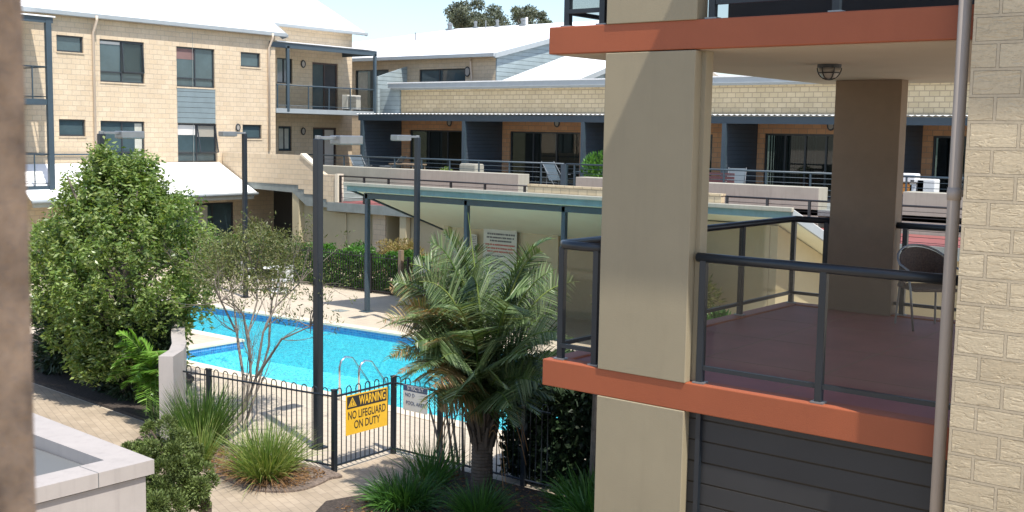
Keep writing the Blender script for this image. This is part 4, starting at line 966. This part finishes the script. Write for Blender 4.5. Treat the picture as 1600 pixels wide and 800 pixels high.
for zz in (-1.9, -1.55, -1.12): MB().box(q[0]-.32, q[0]+.3, 31.25, 31.75, zz-.02, zz).build('shelf_board', 'brown', sb)
for dx in (-.32, .28): MB().box(q[0]+dx, q[0]+dx+.03, 31.3, 31.34, -1.94, -1.12).build('upright', 'brown', sb)

# ================================================================ VEGETATION
def branchy(mb, p, d, L0, r0, depth, spread=.6, up=.15, tips=None, seg=3):
    p = Vector(p); d = Vector(d).normalized(); pts = [p.copy()]; rs = [r0]
    for i in range(seg):
        d = (d+Vector([random.gauss(0, .10) for _ in range(3)])+Vector((0, 0, up*.3))).normalized(); p = p+d*(L0/seg); pts.append(p.copy()); rs.append(r0*(1-.35*(i+1)/seg))
    mb.tube(pts, rs, 6 if r0 > .01 else 4, False)
    if depth == 0:
        if tips is not None: tips.append((np.array(p), np.array(d)))
        return
    for k in range(random.choice((2, 3))):
        nd = (d+Vector([random.gauss(0, spread) for _ in range(3)])+Vector((0, 0, up))).normalized()
        branchy(mb, pts[-1 if k else -2], nd, L0*random.uniform(.6, .85), rs[-1]*.7, depth-1, spread, up, tips, seg)

# big leafy tree (upright shoots with drooping leaves)
tr = thing('leafy_tree', (-17.9, 11.6, GZ), 'large dense glossy green tree on the left in front of the white lean-to roof', 'tree')
tc = np.array([-18.0, 11.55, GZ])
m = MB(); m.tube([tc+[0, 0, 0], tc+[.05, 0, .8], tc+[0, .05, 1.6], tc+[.05, 0, 2.6]], [.13, .11, .09, .05], 8)
for k in range(16):
    a = k*2.4; r = random.uniform(.5, 1.2); m.tube([tc+[0, 0, .8+.08*k], tc+[math.cos(a)*r*.6, math.sin(a)*r*.6, 1.5+.1*k], tc+[math.cos(a)*r, math.sin(a)*r, 2.2+.12*k]], [.05, .035, .015], 5, False)
m.build('trunk', 'bark', tr, smooth=True)
Cs = []; Ds = []
def shoot(base, d, Ln, n, rr=.17):
    t = rng.random(n)**.8; ax = unit(np.array(d)[None])[0]
    c = base+ax*(t*Ln)[:, None]+rng.normal(size=(n, 3))*.035
    o = unit(rng.normal(size=(n, 3))*[1, 1, .5]); Cs.append(c+o*.02); Ds.append(o+ax*.25+np.array([0, 0, -.45]))
prof = [(0.45, .85), (1.2, 1.15), (1.7, 1.45), (2.2, 1.58), (2.7, 1.28), (3.2, .85), (3.7, .42), (4.1, .13)]
zs = [a for a, _ in prof]; ws_ = [b for _, b in prof]
for i in range(1000):
    h = random.uniform(.3, 4.0); w = np.interp(h, zs, ws_); a = random.uniform(0, 2*math.pi); r = w*random.uniform(.5, 1.0)*(1+.16*math.sin(3*a+1.3*h)+.08*math.sin(7*a-2*h))
    b = tc+np.array([math.cos(a)*r, math.sin(a)*r, h]); d = np.array([math.cos(a)*.55, math.sin(a)*.55, random.uniform(.5, 1.3)])
    shoot(b, d, random.uniform(.3, .6), random.randint(36, 62))
# leading shoots that break the outline, at the places the crown has them
for px, py in ((157, 230), (165, 224), (170, 238), (160, 234), (172, 232), (178, 245), (150, 250), (190, 262), (165, 258), (205, 275), (143, 268), (220, 285), (120, 290), (245, 290), (255, 305), (315, 372), (325, 400), (330, 420), (310, 390), (100, 262), (130, 248), (135, 262), (236, 258), (232, 275), (290, 292), (298, 300), (270, 300), (75, 330), (68, 350), (185, 240), (205, 258), (320, 350), (330, 440), (322, 455), (150, 235), (112, 275), (88, 300)):
    for j in range(3):
        tip = AT(px+random.uniform(-6, 6), py+random.uniform(0, 10), 20.0+random.uniform(-.5, .5))
        shoot(tip-np.array([0, 0, .5]), np.array([random.gauss(0, .1), random.gauss(0, .1), 1]), .5, 36, .12)
for px, py in ((153, 222), (158, 216), (163, 224), (168, 232), (156, 236), (172, 246), (160, 248), (150, 246), (180, 258), (286, 300), (292, 308), (238, 262), (242, 275), (102, 268), (106, 280)):
    for j in range(2):
        tip = AT(px+random.uniform(-3, 3), py+random.uniform(0, 6), 19.8+random.uniform(-.2, .2)); shoot(tip-np.array([0, 0, .45]), np.array([random.gauss(0, .06), random.gauss(0, .06), 1]), .45, 30, .1)
C = np.concatenate(Cs); D = np.concatenate(Ds)
leaves('crown', C, D, rng.uniform(.06, .125, len(C)), .2, 'l_tree', tr)

def bush(name, label, center, rad, n, L_, w, mat, cat='shrub', trunk='bark_brown', shell=.35, clump=None, group=None, up=.3, part='foliage', base=None):
    c = np.array(center, float); rad = np.array(rad, float); base = base if base is not None else (c[0], c[1], c[2]-rad[2])
    t = thing(name, base, label, cat, group)
    k = clump or 40; cc = unit(rng.normal(size=(k, 3)))*(shell+(1-shell)*rng.random((k, 1))**.5)*.85; cr = rng.uniform(.18, .36, k)
    idx = rng.integers(0, k, n); d = unit(rng.normal(size=(n, 3))); q = cc[idx]+d*(cr[idx]*rng.random(n)**.33)[:, None]
    C = c+q*rad; D = unit(q*.6+d+rng.normal(size=(n, 3))*.4+np.array([0, 0, up]))
    leaves(part, C, D, rng.uniform(L_*.6, L_*1.3, n), w, mat, t)
    m = MB()
    for i in range(6):
        q = cc[i]*rad*.8+c; m.tube([base, ((base[0]+q[0])/2, (base[1]+q[1])/2, base[2]*.5+q[2]*.5), q], [.03, .02, .008], 5, False)
    m.build('stems', trunk, t); return t
# dark understorey below the tree
bush('understorey_shrub', 'dark shaded shrub under the big tree beside the paved path, left part', (-20.3, 11.9, GZ+1.1), (2.0, .8, 1.25), 22000, .13, .12, 'l_shade_dark', shell=.1)
bush('understorey_shrub', 'dark shaded shrub under the big tree close to the bright palm', (-17.8, 11.45, GZ+.9), (1.5, .5, 1.15), 16000, .12, .12, 'l_shade_dark', shell=.1)
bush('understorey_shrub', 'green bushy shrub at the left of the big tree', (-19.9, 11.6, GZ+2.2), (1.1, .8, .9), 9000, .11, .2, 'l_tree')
# bamboo palm: arching fronds with narrow leaflets
def frond(Cb, tip, h, L_, n, wd, side=(1., .75), droop=.35, back=0.35, fold=.0, t0=.12, steep=False):
    """returns rachis points and leaflet arrays"""
    Cb = np.array(Cb, float); tip = np.array(tip, float); mid = (Cb+(tip-Cb)*np.array([.28, .28, .75])+np.array([0, 0, h])) if steep else (Cb+tip)/2+np.array([0, 0, h])
    T = np.linspace(0, 1, 14)[:, None]; R = (1-T)**2*Cb+2*T*(1-T)*mid+T**2*tip
    t = np.linspace(t0, 1, n); tt = t[:, None]; p = (1-tt)**2*Cb+2*tt*(1-tt)*mid+tt**2*tip
    tg = unit(2*(1-tt)*(mid-Cb)+2*tt*(tip-mid)); sd = unit(np.cross(tg, np.array([0, 0, 1.])+rng.normal(size=3)*.15)); upv = np.cross(sd, tg)
    ro = random.uniform(-1.25, 1.25) if steep else 0; sd, upv = sd*math.cos(ro)+upv*math.sin(ro), upv*math.cos(ro)-sd*math.sin(ro)
    ln = L_*np.sin(np.clip(.18+t*.86, 0, 1)*math.pi)**.55*np.clip(1.15-t*.35, 0, 1)
    out = []
    for s in (-1, 1):
        d = sd*s*side[0]+tg*(side[1]*(back+.6*tt))+upv*(fold+.15)+rng.normal(size=(n, 3))*.035
        out.append((p, unit(d), ln*rng.uniform(.85, 1.1, n), np.full(n, wd), np.full(n, droop)))
    return R, out
def palm(name, label, base, fronds, trunk_fn, mat='l_palm', cat='palm', rach='bark'):
    t = thing(name, base, label, cat)
    trunk_fn(t)
    for mt, fl in fronds.items():
        Bs = []; rm = MB()
        for f in fl:
            R, out = frond(**f); rm.tube(R, list(np.linspace(f['L_']*.04+.006, .003, len(R))), 5, False); Bs += out
        blades('fronds', *[np.concatenate([b[i] for b in Bs]) for i in range(5)], mt, t, seg=3)
        rm.build('frond_ribs', 'l_palm_dry' if mt == 'l_palm_dry' else 'l_grass', t, smooth=True)
    return t
def bp_trunk(t):
    m = MB()
    for i in range(9):
        a = i*.7; m.tube([(-16.15+.12*math.cos(a), 10.95+.1*math.sin(a), GZ), (-16.15+.25*math.cos(a), 10.95+.2*math.sin(a), GZ+.5)], .02, 6)
    m.build('canes', 'l_grass_green', t)
fb = []
for (px, py) in ((180, 520), (200, 512), (218, 530), (240, 560), (172, 580), (250, 590), (215, 575), (235, 620), (190, 610), (245, 640), (228, 650), (205, 600), (165, 600), (250, 565), (185, 560), (222, 600), (178, 540), (210, 630)):
    tip = P(px, py, 'v', 10.5+random.uniform(-.2, .2)); fb.append(dict(Cb=(-16.15+random.uniform(-.1, .1), 10.85, GZ+.5+random.uniform(0, .5)), tip=tip, h=random.uniform(.2, .4), L_=.26, n=24, wd=.013, droop=.25))
palm('bamboo_palm', 'bright green feathery bamboo palm against the curved white wall', (-16.15, 10.95, GZ), {'l_fern': fb}, bp_trunk)

# the main palm
pbx = np.array([-9.38, 11.25, GZ])
def pt(t):
    prof = []; z = 0
    while z < 1.0:
        prof += [(.155-.015*z, z), (.145-.015*z, z+.03)]; z += .045
    MB().lathe(prof+[(.15, 1.05), (.14, 1.2), (.05, 1.4)], tuple(pbx), 18).build('trunk', 'bark_brown', t)
    m = MB()
    for i in range(34):
        a = i*2.4; z0 = .72+i*.016; r0 = .13; r1 = .21+.003*i
        p0 = pbx+[math.cos(a)*r0, math.sin(a)*r0, z0]; p1 = pbx+[math.cos(a)*r1, math.sin(a)*r1, z0+.28]
        m.tube([p0, (p0+p1)/2+[0, 0, .03], p1], [.035, .028, .012], 5)
    m.build('leaf_bases', 'bark_brown', t)
G_ = []; Dr = []
def F_(lst, px, py, dist, h=.45, L_=.56, n=62, wd=.0085, droop=.22, b=None, **k):
    cb = pbx+np.array([0, 0, 1.1]) if b is None else b
    lst.append(dict(steep=True, t0=.2, Cb=cb+rng.normal(size=3)*.05, tip=AT(px, py, dist), h=h, L_=L_, n=n, wd=wd, droop=droop, **k))
# long green fronds
for a in ((868, 372, 14.6, .55), (850, 392, 14.3, .5), (905, 440, 14.9, .5), (690, 362, 14.9, .5), (668, 378, 14.4, .55), (640, 412, 14.7, .5), (712, 372, 15.2, .4), (655, 440, 13.9, .5), (760, 400, 15.6, .4), (735, 430, 13.8, .5), (830, 450, 14.0, .5), (880, 490, 14.8, .45), (860, 540, 14.4, .4), (700, 480, 13.5, .5), (820, 560, 13.5, .4), (730, 520, 13.3, .4), (850, 600, 13.8, .3), (900, 560, 15.6, .4), (690, 560, 13.4, .4)):
    F_(G_, a[0], a[1], a[2], a[3])
for a in ((880, 600, 14.4, .45), (905, 530, 14.8, .4), (800, 640, 13.5, .4), (835, 620, 14.6, .4), (615, 510, 14.3, .6), (640, 540, 13.9, .6), (605, 440, 14.8, .5), (662, 400, 14.9, .35), (842, 400, 15.0, .3), (870, 420, 14.2, .3), (630, 440, 14.4, .5), (640, 480, 14.9, .5), (885, 520, 14.0, .4), (620, 530, 14.6, .7), (840, 560, 14.9, .4), (700, 420, 14.6, .5), (672, 470, 14.3, .6), (742, 385, 14.9, .4), (845, 420, 14.9, .5), (650, 520, 14.3, .6), (835, 500, 14.2, .5), (740, 590, 13.1, .4), (780, 580, 14.9, .4), (870, 450, 15.4, .5), (805, 480, 13.4, .5)):
    F_(G_, a[0], a[1], a[2], a[3])
for a in ((592, 515, 14.6, .85), (598, 565, 14.3, .85), (618, 605, 14.1, .8), (655, 645, 13.8, .7), (845, 655, 14.2, .6), (805, 675, 13.6, .6), (875, 630, 14.8, .6), (640, 590, 13.7, .8), (700, 640, 13.3, .6), (900, 600, 15.2, .6)):
    F_(G_, a[0], a[1], a[2], a[3], .5)
F_(G_, 618, 470, 15.0, .6, .36); F_(G_, 625, 500, 14.0, .7, .36); F_(G_, 645, 560, 13.8, .6, .34); F_(G_, 790, 610, 13.3, .35, .3)
# dry, browning fronds on the left and below
for a in ((600, 452, 14.8, .65), (588, 505, 14.5, .75), (600, 560, 14.2, .75), (612, 590, 14.0, .7), (640, 600, 13.7, .55), (655, 632, 13.8, .5), (668, 610, 13.4, .5), (680, 645, 13.5, .4), (610, 480, 14.2, .6), (630, 450, 14.9, .5), (645, 490, 13.8, .5), (660, 540, 13.6, .5), (622, 560, 14.7, .6)):
    F_(Dr, *a, L_=.44, droop=.45)
main = palm('feather_palm', 'large arching feather palm with brown tipped fronds beside the pool gate', tuple(pbx), {'l_palm': G_, 'l_palm_dry': Dr}, pt)
MB().tube([pbx+[0, 0, 1.6], AT(752, 500, 14.2), AT(731, 332, 14.1)], [.018, .014, .003], 6).build('spear_leaf', 'l_grass', main)
m = MB()
for i in range(14):
    a = random.uniform(0, 6.28); z0 = 1.05+random.uniform(-.2, .25); pts = []
    for s_ in np.linspace(0, 1, 7): pts.append(pbx+[math.cos(a)*(.15+.45*s_), math.sin(a)*(.15+.45*s_), z0+.35*math.sin(s_*2.4)-.75*s_**2])
    m.tube(pts, .006, 4)
m.build('dry_strands', 'deadleaf', main)
# dead skirt leaf and slanting stems beside the palm
ds = thing('slender_stems', (-10.35, 11.95, GZ), 'thin slanting brown stems between the palm and the pool fence', 'plant')
m = MB()
for a, c in (((700, 705), (672, 640)), ((720, 705), (700, 610)), ((712, 700), (690, 590)), ((724, 712), (722, 600))):
    p = P(*a, 'v', 11.9); p[2] = max(p[2], GZ); m.tube([(p[0], p[1], GZ), P(*c, 'v', 11.9)], [.022, .014], 6)
m.build('stems', 'bark', ds)

# twiggy tree
tw = thing('twiggy_tree', (-14.3, 10.75, GZ), 'sparse multi stemmed tree with bare grey twigs and olive crown before the pool', 'tree')
m = MB(); tips = []; tb_ = np.array([-14.25, 10.72, GZ])
def T(px, py, d): return AT(px, py, d)
m.tube([tb_, T(378, 650, 18.3)], [.06, .05], 8)
stems = [[(378, 650, 18.3), (382, 600, 18.4), (372, 540, 18.6), (366, 480, 18.8), (358, 440, 19)],
         [(378, 650, 18.3), (392, 590, 18.3), (388, 520, 18.4), (402, 470, 18.6), (400, 420, 18.8)],
         [(378, 650, 18.3), (400, 590, 18.1), (411, 520, 18.0), (430, 480, 18.0), (470, 440, 18.2)],
         [(380, 670, 18.4), (398, 620, 18.6), (420, 540, 18.9), (425, 470, 19.1), (440, 420, 19.2)],
         [(382, 600, 18.4), (370, 520, 18.9), (340, 460, 19.3), (325, 420, 19.6)],
         [(400, 590, 18.1), (440, 530, 17.7), (485, 510, 17.5)], [(392, 560, 18.3), (380, 490, 18.0), (345, 470, 17.8)]]
for s_ in stems:
    pts = [T(*q) for q in s_]; m.tube(pts, list(np.linspace(.024, .009, len(pts))), 6, False)
    for q, nq in zip(pts[1:], pts[2:]+[pts[-1]]):
        for k in range(2): branchy(m, q, Vector(nq-q+rng.normal(size=3)*.25+np.array([0, 0, .12])), random.uniform(.3, .55), .009, 2, .5, .2, tips)
    for k in range(4): branchy(m, pts[-1], Vector(rng.normal(size=3)*.6+np.array([0, 0, .8])), random.uniform(.25, .45), .010, 2, .5, .15, tips)
m.build('trunk', 'bark', tw, smooth=True)
cl = [((392, 372), 42, 22), ((345, 392), 38, 24), ((440, 392), 34, 22), ((400, 410), 60, 26), ((455, 425), 28, 20), ((330, 425), 26, 22), ((372, 440), 50, 18), ((430, 350+30), 22, 18), ((470, 460), 20, 12), ((445, 500), 26, 10), ((420, 445), 30, 18)]
Cs = []
for (cxy, rx, ry) in cl:
    n_ = int(rx*ry*.8*(.35 if cxy[1] > 450 else 1)); c = AT(*cxy, 18.9); s_ = 18.9/F
    q = inball(n_)*1.15; Cs.append(c+RT*(q[:, :1]*rx*s_)+DN*(q[:, 1:2]*ry*s_)+FW*(q[:, 2:]*.6))
tl = np.array([t_[0] for t_ in tips]); tl = tl[tl[:, 2] > -3.0]; Cs.append(tl[rng.integers(0, len(tl), 2200)]+rng.normal(size=(2200, 3))*.06)
C = np.concatenate(Cs); leaves('crown', C, rng.normal(size=C.shape)+[0, 0, .3], rng.uniform(.035, .085, len(C)), .16, 'l_olive', tw)

def litter(name, label, poly, n, L_, mat):
    poly = np.array(poly); lo = poly.min(0); hi = poly.max(0); p = lo+(hi-lo)*rng.random((n*2, 2)); ins = np.zeros(len(p), bool); k = len(poly)
    for i in range(k):
        a, b_ = poly[i], poly[(i+1) % k]; c = ((a[1] > p[:, 1]) != (b_[1] > p[:, 1])) & (p[:, 0] < (b_[0]-a[0])*(p[:, 1]-a[1])/(b_[1]-a[1]+1e-9)+a[0]); ins ^= c
    p = p[ins][:n]; C = np.c_[p, GZ+.052+rng.random(len(p))*.012]; D = rng.normal(size=C.shape)*[1, 1, .12]
    o = leaves(name, C, D, rng.uniform(L_*.4, L_, len(C)), .25, mat); o['kind'] = 'stuff'; o['label'] = label; o['category'] = 'ground litter'; return o
litter('bark_chips', 'brown bark chips scattered over the bed below the grass clumps', [(-15.1, 10.45), (-15.1, 10.0), (-14.3, 9.76), (-12.0, 9.68), (-11.62, 10.0), (-11.75, 10.75), (-13.5, 10.6)], 2600, .06, 'deadleaf')
litter('leaf_litter', 'dry leaf litter on the dark soil around the palm trunk', [(-10.5, 12.0), (-10.6, 10.4), (-10.6, 9.9), (-9.6, 8.3), (-5, 8.3), (-5, 12)], 3200, .07, 'deadleaf')
# strappy clumps
def clump(name, label, c, r, h, n, mat, w=.007, droop=.5, cat='grass clump', spread=.6, group=None):
    t = thing(name, c, label, cat, group); a = rng.random(n)*2*math.pi; rr = np.sqrt(rng.random(n))*r*.36; kk = rng.integers(0, 9, n); lean = rng.normal(size=(9, 2))*.16
    B_ = np.stack([c[0]+np.cos(a)*rr, c[1]+np.sin(a)*rr, np.full(n, c[2])], 1); sp = rng.random(n)**.7*spread
    D_ = np.stack([np.cos(a)*sp, np.sin(a)*sp, np.ones(n)], 1)+rng.normal(size=(n, 3))*.10; D_[:, :2] += lean[kk]; B_[:, :2] += lean[kk]*r*.9
    blades('blades', B_, D_, h*rng.uniform(.6, 1.15, n), w, droop*rng.uniform(.4, 1.5, n), mat, t, seg=6); return t
clump('grass_clump', 'upright green strappy clump beside the curved white wall', (-14.2, 10.38, GZ+.03), .45, .98, 1000, 'l_grass_green', .0075, .30, spread=.62)
t = clump('grass_clump', 'yellow green strappy clump in front of the pool fence at the bed corner', (-12.35, 10.1, GZ+.03), .5, .78, 1200, 'l_grass', .007, .6, spread=.85)
clump('grass_clump', 'small green strappy clump between the two larger clumps', (-13.6, 9.95, GZ+.03), .3, .7, 260, 'l_grass', .007, .5, spread=.7)
n_ = 320; a = rng.random(n_)*6.283; rr = .2+.45*rng.random(n_); B_ = np.stack([-12.35+np.cos(a)*rr, 10.0+np.sin(a)*rr*.6, GZ+.06+rng.random(n_)*.1], 1)
blades('dry_blades', B_, np.stack([np.cos(a), np.sin(a), rng.random(n_)*.8-.1], 1), .3, .005, .5, 'deadleaf', t, seg=3)
clump('grass_clump', 'dark strappy clump at the bottom centre before the palm trunk', (-10.0, 10.45, GZ+.03), .6, .5, 900, 'l_clivia', .009, .75, spread=1.3)
clump('grass_clump', 'dark strappy clump just left of the palm trunk by the fence', (-10.35, 11.3, GZ+.03), .4, .65, 300, 'l_clivia', .008, .4, spread=.8)
clump('grass_clump', 'low strappy clump at the foot of the palm trunk', (-9.0, 10.75, GZ+.03), .4, .5, 500, 'l_clivia', .009, .6, spread=1.1)
clump('clivia_plant', 'lush strap leaved clivia in the shade at the foot of the tan pillar', (-8.0, 11.75, GZ+.03), .6, .62, 600, 'l_clivia', .018, .75, spread=1.2, cat='plant')
clump('clivia_plant', 'strap leaved clivia closest to the tan pillar at the bottom', (-7.5, 11.2, GZ+.03), .6, .7, 500, 'l_clivia', .018, .75, spread=1.2, cat='plant')

# conifer bottom left: many knobbly clumps of upright sprays
cf = thing('conifer_shrub', (-10.3, 7.55, GZ), 'knobbly dark green conifer shrub beside the white rendered box', 'shrub')
Cs = []; Ds = []
for (px, py, r, dist) in ((242, 690, .12, 12.7), (222, 700, .10, 12.6), (262, 692, .16, 12.7), (285, 705, .18, 12.8), (300, 740, .14, 12.7), (255, 730, .22, 12.5), (225, 740, .14, 12.4), (290, 775, .2, 12.6), (240, 775, .2, 12.3), (315, 752, .10, 12.8), (305, 712, .10, 12.9), (270, 800, .25, 12.5), (210, 700, .08, 12.7), (310, 790, .14, 12.7), (275, 750, .2, 12.9), (232, 668, .06, 12.7), (246, 810, .25, 12.3), (288, 682, .09, 12.9), (200, 695, .06, 12.6), (230, 710, .12, 12.5), (280, 728, .18, 12.5), (262, 765, .2, 12.4)):
    for j in range(3):
        c = AT(px, py, dist)+rng.normal(size=3)*r*.5; n_ = int(600*(r/.15)**1.5*.8); d = unit(rng.normal(size=(n_, 3))+[0, 0, .35]); Cs.append(c+d*(r*.68*(.55+.45*rng.random(n_))[:, None])); Ds.append(d+rng.normal(size=(n_, 3))*.35+[0, 0, .3])
C = np.concatenate(Cs); leaves('foliage', C, np.concatenate(Ds), rng.uniform(.02, .05, len(C)), .2, 'l_conifer', cf)
m = MB(); m.tube([(-10.3, 7.55, GZ), (-10.3, 7.6, GZ+.7), AT(262, 700, 12.7)], [.06, .05, .02], 8)
for px, py in ((235, 672), (300, 745), (240, 765), (285, 705)): m.tube([(-10.3, 7.6, GZ+.6), AT(px, py, 12.6)], [.03, .01], 6)
m.build('trunk', 'bark_brown', cf)

# hedges along the back fence
def hedge(name, label, x0, x1, y0, y1, h, n, mat, L_=.07, wob=.12):
    t = thing(name, ((x0+x1)/2, (y0+y1)/2, GZ), label, 'hedge')
    p = rng.random((n, 3)); f = rng.random(n)
    p[f < .4, 1] *= .12; p[(f > .4) & (f < .8), 2] = 1-p[(f > .4) & (f < .8), 2]*.1
    x = x0+(x1-x0)*p[:, 0]; wb = wob*np.sin(x*3.1)+wob*.6*np.sin(x*7.3+1); C = np.stack([x, y0+(y1-y0)*p[:, 1]+rng.normal(size=n)*.04, GZ+.05+p[:, 2]*(h+wb)], 1)
    leaves('foliage', C, rng.normal(size=(n, 3))+[0, -.4, .6], rng.uniform(L_*.6, L_*1.4, n), .28, mat, t)
    m = MB(); 
    for xx in np.arange(x0+.2, x1, .6): m.tube([(xx, (y0+y1)/2, GZ), (xx, (y0+y1)/2, GZ+h*.7)], [.03, .01], 5)
    m.build('stems', 'bark_brown', t)
hedge('clipped_hedge', 'long clipped bright green hedge behind the far pool fence', -29.3, -23.3, 24.35, 25.3, 1.05, 26000, 'l_hedge')
hedge('clipped_hedge', 'left clipped hedge behind the twiggy tree and lamp post', -34, -29.6, 23.9, 25.0, 1.0, 9000, 'l_hedge')
bush('golden_shrub', 'orange tinted shrub above the clipped hedge near the shelter post', (-24.9, 25.8, GZ+.95), (1.25, .5, .62), 5200, .08, .2, 'l_yellow', base=(-24.9, 25.8, GZ))
bush('round_shrub', 'small round green shrub before the cream store doors', (-26.9, 25.7, GZ+.85), (.55, .4, .5), 2600, .08, .22, 'l_hedge', base=(-26.9, 25.7, GZ))
bush('screen_shrub', 'tall shrub behind the far fence under the white lean-to roof', (-30.8, 24.9, GZ+.9), (1.6, .5, .95), 5000, .09, .2, 'l_olive', base=(-30.8, 24.9, GZ))
# shaded hedge right of the palm
hedge('dark_hedge', 'tall dark shaded hedge between the palm and the tan pillar', -9.9, -4.4, 12.35, 13.3, 1.5, 52000, 'l_shade_dark', .1, .15)
m = MB().tube([(-8.3, 12.25, GZ), (-8.28, 12.26, -2.9)], [.055, .045], 8); o = m.build('tree_trunk', 'bark'); tag(o, 'slim grey trunk in the dark hedge left of the tan pillar', 'tree')
# shade foliage in the glazed corner behind the balcony balustrade
bush('pool_side_shrub', 'rounded green shrub beyond the glazed balcony corner behind the palm', (-8.5, 15.8, GZ+1.0), (1.3, .8, 1.15), 15000, .12, .16, 'l_clivia', base=(-8.5, 15.8, GZ))
bush('pool_side_shrub', 'olive shrub against the shelter wall behind the glazed balcony corner', (-12.6, 20.9, GZ+1.2), (1.6, .6, 1.5), 12000, .12, .14, 'l_olive', base=(-12.6, 20.9, GZ))

# distant trees behind the roofs
def fartree(label, px, py, dist, rw, rh, n, mat='l_gum', gap=.5):
    c = AT(px, py, dist); t = thing('background_tree', (c[0], c[1], GZ), label, 'tree', None)
    m = MB().tube([(c[0], c[1], GZ), (c[0], c[1], c[2])], [.4, .15], 8)
    k = 34; cc = unit(rng.normal(size=(k, 3)))*rng.random((k, 1))**.4; cc[:, 2] = cc[:, 2]*.8; tgt = c+cc*[rw, rw, rh]
    for q in tgt[:14]: m.tube([(c[0], c[1], c[2]-rh*.8), q], [.12, .03], 5, False)
    m.build('trunk', 'bark', t)
    idx = rng.integers(0, k, n); C = tgt[idx]+unit(rng.normal(size=(n, 3)))*(rw*gap*.55*rng.random(n)**.4)[:, None]*[1, 1, .7]
    leaves('crown', C, rng.normal(size=(n, 3)), rng.uniform(.12, .3, n), .25, mat, t)
fartree('dense grey green tree rising behind the white roof, left of the pair', 742, 33, 95, 2.5, 1.9, 13000)
fartree('loose pale tree rising behind the white roof, right of the pair', 820, 36, 100, 2.5, 1.9, 7000, 'l_gum', .4)
